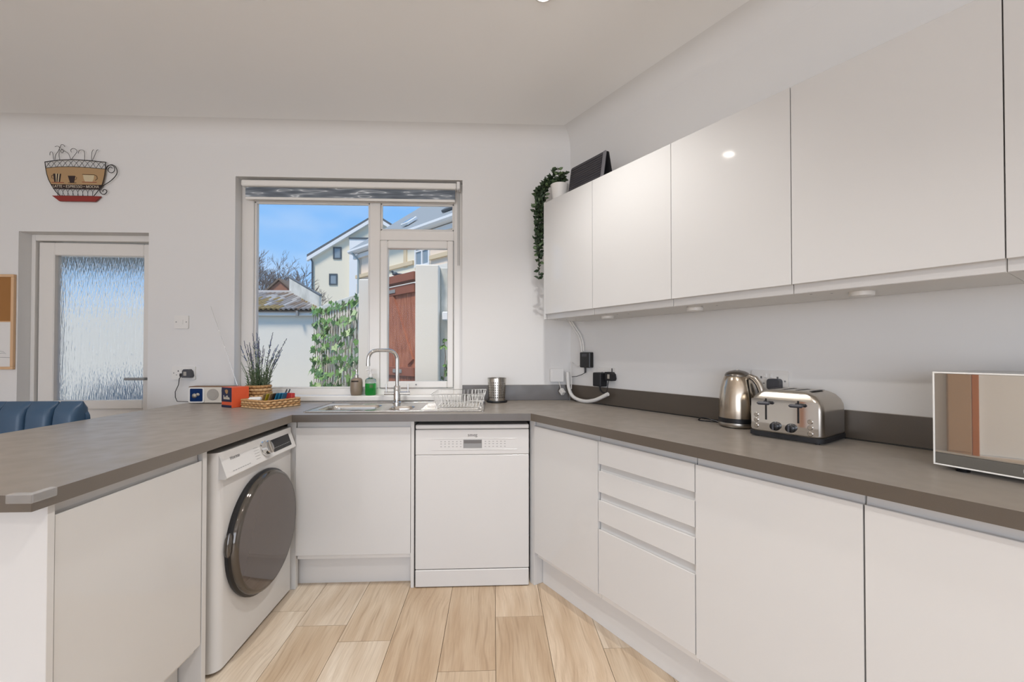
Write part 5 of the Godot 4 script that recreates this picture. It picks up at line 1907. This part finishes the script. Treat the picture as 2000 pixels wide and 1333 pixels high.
func sill_things() -> void:
	var y := 0.9472
	var t := thing("soap_dispenser", "taupe ceramic soap dispenser with a chrome pump on the sill", "soap dispenser", Vector3(-0.915, y, -2.882))
	var b := MB.new()
	b.lathe([Vector2(0.0, 0.0), Vector2(0.030, 0.0), Vector2(0.036, 0.006), Vector2(0.0395, 0.03), Vector2(0.0395, 0.085), Vector2(0.037, 0.102), Vector2(0.030, 0.112), Vector2(0.016, 0.116), Vector2(0, 0.116)], 28)
	part("bottle", b, M.taupe_ceramic, t)
	b = MB.new()
	b.lathe([Vector2(0.014, 0.116), Vector2(0.014, 0.134), Vector2(0.006, 0.137), Vector2(0.005, 0.156), Vector2(0.009, 0.158), Vector2(0.009, 0.170), Vector2(0, 0.171)], 18)
	b.tube([Vector3(0, 0.165, 0), Vector3(-0.012, 0.165, 0.02), Vector3(-0.016, 0.160, 0.027)], 0.004, 8)
	part("pump", b, M.steel, t)
	b = MB.new()
	b.xf = Transform3D(Basis(), Vector3(0, 0.089, 0))
	for k in 8:
		var a := PI / 2 - 0.62 + 0.155 * k
		var c := Vector3(cos(a), 0, sin(a)) * 0.0397
		var e := Vector3(cos(a + 0.155), 0, sin(a + 0.155)) * 0.0397
		b.flat([c, e, e + Vector3(0, 0.009, 0), c + Vector3(0, 0.009, 0)], Vector3.ZERO)
	part("printed_band", b, M.amber_print, t)
	t = thing("soap_bottle", "clear bottle of bright green hand soap with a white pump", "soap bottle", Vector3(-0.822, y, -2.882))
	b = MB.new()
	b.lathe([Vector2(0.0, 0.0), Vector2(0.032, 0.0), Vector2(0.035, 0.005), Vector2(0.035, 0.078), Vector2(0.0, 0.079)], 28)
	part("soap", b, M.green_soap, t)
	b = MB.new()
	b.lathe([Vector2(0.035, 0.0795), Vector2(0.035, 0.098), Vector2(0.030, 0.108), Vector2(0.014, 0.113), Vector2(0.013, 0.122)], 28)
	part("bottle_neck", b, M.clear_plastic, t)
	b = MB.new()
	b.lathe([Vector2(0.0, 0.122), Vector2(0.014, 0.122), Vector2(0.014, 0.140), Vector2(0.006, 0.142), Vector2(0.005, 0.160), Vector2(0.008, 0.161), Vector2(0.008, 0.172), Vector2(0, 0.173)], 18)
	b.tube([Vector3(0, 0.168, 0), Vector3(-0.022, 0.168, 0.008), Vector3(-0.030, 0.163, 0.011)], 0.0045, 8)
	part("pump", b, M.plastic_white, t)
	b = MB.new()
	for k in 9:
		var a := PI / 2 - 0.7 + 0.155 * k
		var c := Vector3(cos(a), 0, sin(a)) * 0.0354 + Vector3(0, 0.03, 0)
		var e := Vector3(cos(a + 0.155), 0, sin(a + 0.155)) * 0.0354 + Vector3(0, 0.03, 0)
		if k in [0, 1, 2, 3]:
			b.flat([c + Vector3(0, 0.02, 0), e + Vector3(0, 0.02, 0), e + Vector3(0, 0.042, 0), c + Vector3(0, 0.042, 0)], Vector3.ZERO)
	part("bottle_label", b, M.leaf_d, t)

func dish_rack() -> void:
	var t := thing("dish_rack", "pale wire dish rack standing on the sink drainer", "dish rack", Vector3(-0.2, WT + 0.0105, -2.535))
	var h := 0.078
	var T := [Vector3(-0.15, h, 0.155), Vector3(0.15, h, 0.155), Vector3(0.15, h, -0.155), Vector3(-0.15, h, -0.155)]
	var B := [Vector3(-0.12, 0.003, 0.13), Vector3(0.125, 0.003, 0.13), Vector3(0.125, 0.003, -0.13), Vector3(-0.12, 0.003, -0.13)]
	var b := MB.new()
	b.tube(T, 0.003, 6, true)
	part("top_rim", b, M.wire_white, t)
	b = MB.new()
	b.tube(B, 0.003, 6, true)
	part("base_frame", b, M.wire_white, t)
	b = MB.new()
	for k in 4:
		for i in 12:
			var f := (i + 0.5) / 12.0
			b.tube([T[k].lerp(T[(k + 1) % 4], f), B[k].lerp(B[(k + 1) % 4], f)], 0.0014, 5)
	for i in 14:
		var f := (i + 0.5) / 14.0
		b.tube([B[0].lerp(B[1], f), B[3].lerp(B[2], f)], 0.0014, 5)
	part("side_wires", b, M.wire_white, t)
	b = MB.new()
	for i in 9:
		var x := -0.10 + i * 0.018
		b.tube([Vector3(x, 0.003, 0.06), Vector3(x, 0.055, 0.045), Vector3(x, 0.055, 0.035), Vector3(x, 0.003, 0.02)], 0.0014, 5)
		b.tube([Vector3(x, 0.003, -0.05), Vector3(x, 0.055, -0.065), Vector3(x, 0.055, -0.075), Vector3(x, 0.003, -0.09)], 0.0014, 5)
	part("plate_loops", b, M.wire_white, t)
	b = MB.new()
	for z in [-0.148, 0.148]:
		for i in 5:
			b.tube([Vector3(0.065 + i * 0.018, h, z), Vector3(0.065 + i * 0.018, 0.006, z * 0.88)], 0.0022, 6)
		b.tube([Vector3(0.06, 0.04, z * 0.94), Vector3(0.142, 0.04, z * 0.94)], 0.0022, 6)
	part("cutlery_guard", b, M.wire_white, t)
	for k in 4:
		b = MB.new()
		b.lathe([Vector2(0.0, -0.0068), Vector2(0.006, -0.0068), Vector2(0.006, 0.003)], 8)
		part("foot", b, M.plastic_white, t).position = B[k]
	# perforated utensil pot
	t = thing("utensil_pot", "perforated steel utensil pot on a black rubber base by the upstand", "utensil pot", Vector3(0.018, WT, -2.762))
	b = MB.new()
	b.lathe([Vector2(0, 0.0002), Vector2(0.064, 0.0002), Vector2(0.068, 0.004), Vector2(0.066, 0.012), Vector2(0.058, 0.013), Vector2(0, 0.013)], 32)
	part("base", b, M.black_plastic, t)
	b = MB.new()
	var n := 56
	var rows := [0.0, 0.016, 0.026, 0.0315, 0.0415, 0.047, 0.057, 0.0625, 0.0725, 0.078, 0.088, 0.0935, 0.1035, 0.109, 0.119, 0.142]
	for i in rows.size() - 1:
		for k in n:
			if i % 2 == 1 and i < 14 and i > 0 and k % 2 == 1:
				continue
			var a0 := TAU * k / n
			var a1 := TAU * (k + 1) / n
			var r0: float = 0.0525 + rows[i] * 0.055
			var r1: float = 0.0525 + rows[i + 1] * 0.055
			var d0 := Vector3(cos(a0), 0, sin(a0))
			var d1 := Vector3(cos(a1), 0, sin(a1))
			var y0 := Vector3(0, rows[i] + 0.013, 0)
			var y1 := Vector3(0, rows[i + 1] + 0.013, 0)
			b.tri(d0 * r0 + y0, d1 * r0 + y0, d1 * r1 + y1, d0, d1, d1)
			b.tri(d0 * r0 + y0, d1 * r1 + y1, d0 * r1 + y1, d0, d1, d0)
	part("perforated_wall", b, M.steel, t)
	b = MB.new()
	var rim := []
	for k in 40:
		rim.append(Vector3(cos(TAU * k / 40), 0, sin(TAU * k / 40)) * 0.0603 + Vector3(0, 0.155, 0))
	b.tube(rim, 0.002, 6, true)
	part("rim", b, M.steel, t)

func right_wall_things() -> void:
	# connection box on the window wall in the corner
	var t := thing("connection_box", "white square connection box on the window wall in the corner", "wall box", Vector3(0.42, 1.078, ZB + 0.0005))
	var b := MB.new()
	b.plate(rrect(0.09, 0.086, 0.006, 4), 0, 0.03)
	part("box", b, M.plastic_white, t)
	b = MB.new()
	b.plate(rrect(0.06, 0.05, 0.004, 4, Vector2(0, 0.008)), 0.03, 0.033)
	part("cover", b, M.plastic_white, t)
	socket_plate("wall_socket", "white double socket with two black plugs near the room corner", run(-1.85, 1.093, OFF), TURN, 2, "white double sockets")
	socket_plate("wall_socket", "white double socket behind the kettle and toaster", run(-0.906, 1.110, OFF), TURN, 2, "white double sockets")
	t = thing("mains_plug", "black plug in the socket behind the toaster", "plug", run(-0.878, 1.097, OFF - 0.0097), TURN)
	b = MB.new()
	b.plate(rrect(0.05, 0.046, 0.012, 5), 0, 0.03)
	part("body", b, M.dark_grey, t)
	b = MB.new()
	b.tube([Vector3(0, -0.022, 0.018), Vector3(0, -0.06, 0.02), Vector3(-0.02, -0.11, 0.028), Vector3(-0.05, -0.16, 0.036)], 0.003, 6)
	part("cord", b, M.black_plastic, t)
	# upper adaptor with its cable from the wall cupboards
	t = thing("power_adaptor", "black power adaptor hanging on the wall below the white cable", "adaptor", run(-2.01, 1.134, OFF - 0.0005), TURN)
	b = MB.new()
	b.span(Vector3(-0.046, 0.0, 0), Vector3(0.046, 0.098, 0.036), 0.004)
	part("body", b, M.black_plastic, t)
	b = MB.new()
	b.span(Vector3(-0.025, 0.07, 0.036), Vector3(0.02, 0.088, 0.0364))
	part("rating_print", b, M.dark_grey, t)
	b = MB.new()
	b.tube([Vector3(-0.012, 0.0, 0.018), Vector3(-0.012, -0.034, 0.018)], 0.006, 8)
	part("plug_neck", b, M.black_plastic, t)
	b = MB.new()
	b.tube([Vector3(-0.012, -0.034, 0.018), Vector3(-0.05, -0.048, 0.015), Vector3(-0.10, -0.062, 0.014), Vector3(-0.14, -0.066, 0.02)], 0.0022, 6)
	part("cord", b, M.black_plastic, t)
	b = MB.new()
	var way := []
	for q in [[-2.268, 1.448], [-2.19, 1.42], [-2.13, 1.385], [-2.09, 1.34], [-2.068, 1.29], [-2.06, 1.234]]:
		way.append(run(maxf(q[0], -2.15), q[1], OFF - 0.012) if q[0] > -2.16 else run(-2.145 + (q[0] + 2.16) * 0.3, q[1], OFF - 0.02))
	way = bend(way)
	b.tube(way, 0.0075, 8)
	b.tube(way.map(func(p): return p + RUN * Vector3(0.018, 0.004, 0)), 0.006, 8)
	solo("white_cable", "pair of thick white cables curving down from the wall cupboards", "cable", b, M.plastic_white)
	b = MB.new()
	b.tube([run(-2.075, 1.15, OFF - 0.01), run(-2.10, 1.138, OFF - 0.012), run(-2.13, 1.15, OFF - 0.014), run(-2.15, 1.17, OFF - 0.02), run(-2.145, 1.12, OFF - 0.03), run(-2.13, 1.04, OFF - 0.04), run(-2.12, 0.99, OFF - 0.05)], 0.003, 6)
	solo("thin_cable", "thin white cable looping from the black adaptor to the corner", "cable", b, M.plastic_white)
	# cable sleeve sagging on the upstand
	b = MB.new()
	var sl := []
	for q in [[-2.16, 1.10], [-2.155, 1.04], [-2.145, 0.99], [-2.115, 0.948], [-2.06, 0.928], [-1.998, 0.9225], [-1.94, 0.930], [-1.885, 0.946], [-1.80, 0.984]]:
		sl.append(run(q[0] + 0.012, q[1], 1.878))
	b.tube(bend(sl), 0.012, 10)
	solo("cable_sleeve", "thick white cable sleeve sagging in front of the upstand", "cable", b, M.plastic_white)
	b = MB.new()
	b.xf = Transform3D(Basis(Vector3.BACK, -0.75), Vector3.ZERO)
	b.span(Vector3(-0.02, -0.016, -0.012), Vector3(0.02, 0.016, 0.012), 0.003)
	b.xf = Transform3D()
	b.tube([Vector3(-0.01, 0.014, 0), Vector3(-0.045, 0.06, -0.01)], 0.0028, 6)
	solo("cable_connector", "small white cable connector beside the cable sleeve", "connector", b, M.plastic_white, run(-2.165, 0.972, 1.845), TURN)
	# two plugs in the corner socket
	t = thing("power_adaptor", "black power adaptor plugged into the corner double socket", "adaptor", run(-1.872, 1.024, OFF - 0.0098), TURN)
	b = MB.new()
	b.span(Vector3(-0.034, 0.0, 0), Vector3(0.034, 0.084, 0.06), 0.005)
	part("body", b, M.soft_black, t)
	b = MB.new()
	b.tube([Vector3(0.005, 0.0, 0.035), Vector3(0.008, -0.02, 0.036), Vector3(0.03, -0.036, 0.038), Vector3(0.06, -0.04, 0.04)], 0.0045, 8)
	part("cord", b, M.soft_black, t)
	t = thing("mains_plug", "black plug with a pale label beside the corner adaptor", "plug", run(-1.798, 1.085, OFF - 0.0098), TURN)
	b = MB.new()
	b.plate(PackedVector2Array([Vector2(-0.03, -0.024), Vector2(0.026, -0.024), Vector2(0.033, -0.012), Vector2(0.028, 0.016), Vector2(0.014, 0.028), Vector2(-0.03, 0.028)]), 0, 0.034)
	part("body", b, M.soft_black, t)
	b = MB.new()
	b.plate(rrect(0.018, 0.026, 0.002, 3, Vector2(0.0, 0.002)), 0.034, 0.0346)
	part("label", b, M.radio_grille, t)
	b = MB.new()
	b.tube([Vector3(0.006, 0.028, 0.01), Vector3(0.006, 0.05, 0.01)], 0.003, 6)
	b.tube([Vector3(-0.012, -0.024, 0.02), Vector3(-0.012, -0.07, 0.03), Vector3(-0.005, -0.10, 0.048)], 0.0022, 6)
	part("cord", b, M.soft_black, t)

func cupboard_top_things() -> void:
	var y := 2.1502
	# trailing plant
	var t := thing("trailing_plant", "trailing leafy plant in a white pot hanging over the cupboard end", "potted plant", run(-2.012, y, 1.695), TURN)
	var b := MB.new()
	b.lathe([Vector2(0.0, 0.0), Vector2(0.042, 0.0), Vector2(0.056, 0.11), Vector2(0.052, 0.112), Vector2(0.048, 0.098), Vector2(0, 0.098)], 28)
	part("pot", b, M.satin_white, t)
	var rng := RandomNumberGenerator.new()
	rng.seed = 8
	var trails := []
	for k in 12:
		var z := rng.randf_range(0.035, 0.078)
		var out := -0.088 - rng.randf() * 0.06
		var low: float = [-0.46, -0.33, -0.28, -0.22, -0.18, -0.13, -0.36, -0.06, -0.02, -0.26, -0.30, -0.16][k]
		trails.append([Vector3(-0.02, 0.10, z * 0.3), Vector3(-0.055, 0.15, z * 0.6), Vector3(out, 0.09, z), Vector3(out - 0.008, -0.01, z), Vector3(out + rng.randf_range(-0.012, 0.02), low * 0.5, z * 1.1), Vector3(out + rng.randf_range(-0.01, 0.015), low, z * 1.1)])
	for k in 11:
		var a := rng.randf() * TAU
		trails.append([Vector3(0, 0.10, 0), Vector3(cos(a) * 0.02, 0.14, sin(a) * 0.02), Vector3(cos(a) * 0.06, 0.165 + rng.randf() * 0.035, sin(a) * 0.06)])
	for tr in trails:
		var c := Curve3D.new()
		for p in tr:
			c.add_point(p)
		b = MB.new()
		b.tube(tr, 0.0016, 5)
		var st := part("stem", b, M.ivy_stem, t)
		var n := int(c.get_baked_length() / 0.026)
		for i in range(1, n + 1):
			for sd in 2:
				var o := part("leaf", leaf_mesh(0.036, 0.021), M.ivy_leaf if rng.randf() < 0.7 else M.ivy_leaf_pale, st)
				o.position = c.sample_baked(i * 0.026)
				o.rotation = Vector3(rng.randf_range(-0.7, 0.7), rng.randf() * TAU, rng.randf_range(0.5, 1.9) * (1 if sd else -1))
	# ribbed A-shaped stand
	t = thing("ribbed_stand", "dark grey ribbed folding stand on top of the wall cupboards", "stand", run(-1.80, y, 1.74), TURN)
	var lean := Basis(Vector3.RIGHT, -0.16)
	b = MB.new()
	b.xf = Transform3D(lean, Vector3(0, 0, 0.04))
	b.plate(rrect(0.29, 0.20, 0.012, 4, Vector2(0, 0.10)), -0.004, 0.0)
	var f := part("front_panel", b, M.dark_grey, t)
	for k in 13:
		b = MB.new()
		b.xf = Transform3D(lean, Vector3(0, 0, 0.04))
		b.tube([Vector3(-0.135, 0.014 + k * 0.0142, 0.001), Vector3(0.12, 0.014 + k * 0.0142, 0.001)], 0.0042, 6)
		part("rib", b, M.rib_grey, f)
	b = MB.new()
	b.xf = Transform3D(lean, Vector3(0, 0, 0.04))
	b.span(Vector3(0.123, 0.0, -0.004), Vector3(0.145, 0.2, 0.006), 0.003)
	part("edge_strip", b, M.rib_light, f)
	b = MB.new()
	b.xf = Transform3D(Basis(Vector3.RIGHT, 0.22), Vector3(0, 0.0, -0.05))
	b.plate(rrect(0.29, 0.204, 0.012, 4, Vector2(0, 0.102)), -0.006, 0.0)
	part("back_panel", b, M.soft_black, t)

func chair() -> void:
	var t := thing("dining_chair", "blue leather chair with a channelled back behind the peninsula", "chair", Vector3(-2.26, 0, -1.98))
	# the back stands at the far side, its channels turned to the room
	var wid := 0.124
	for k in 4:
		var x0 := 0.215 - wid * (k + 1)
		var b := MB.new()
		var loops := []
		for i in 15:
			var u := i / 14.0
			var y := 0.50 + 0.487 * u
			var cap := 1.0 if u < 0.86 else sqrt(maxf(1.0 - pow((u - 0.86) / 0.14, 2), 0.02))
			var dep := 0.052 * cap
			var l := []
			var end := k == 0
			for j in 20:
				var a := TAU * j / 20.0
				var w := wid * 0.5 * (1.0 if not end else 1.0 - 0.14 * maxf(u - 0.55, 0.0) / 0.45)
				l.append(Vector3(x0 + wid * 0.5 + signf(cos(a)) * pow(absf(cos(a)), 0.45) * w * 0.985, y, -0.215 - 0.03 * u + signf(sin(a)) * pow(absf(sin(a)), 0.8) * dep))
			loops.append(l)
		loft(b, loops)
		var last: Array = loops[-1]
		for j in range(1, last.size() - 1):
			b.tri(last[0], last[j], last[j + 1], Vector3.UP, Vector3.UP, Vector3.UP)
		part("back_channel", b, M.blue_leather, t)
	var b := MB.new()
	b.plate(rrect(0.50, 0.44, 0.05, 5, Vector2(-0.035, 0.73)), -0.275, -0.255)
	part("back_shell", b, M.blue_leather, t)
	b = MB.new()
	b.prism(rrect(0.47, 0.42, 0.06, 6, Vector2(-0.035, 0.03)), 0.40, 0.48, true)
	part("seat", b, M.blue_leather, t)
	for q in [Vector2(-0.22, 0.19), Vector2(0.15, 0.19), Vector2(-0.22, -0.16), Vector2(0.15, -0.16)]:
		b = MB.new()
		b.tube([Vector3(q.x, 0.40, q.y), Vector3(q.x * 1.12, 0.0005, q.y * 1.12)], [0.016, 0.01], 10)
		part("leg", b, M.black_plastic, t)
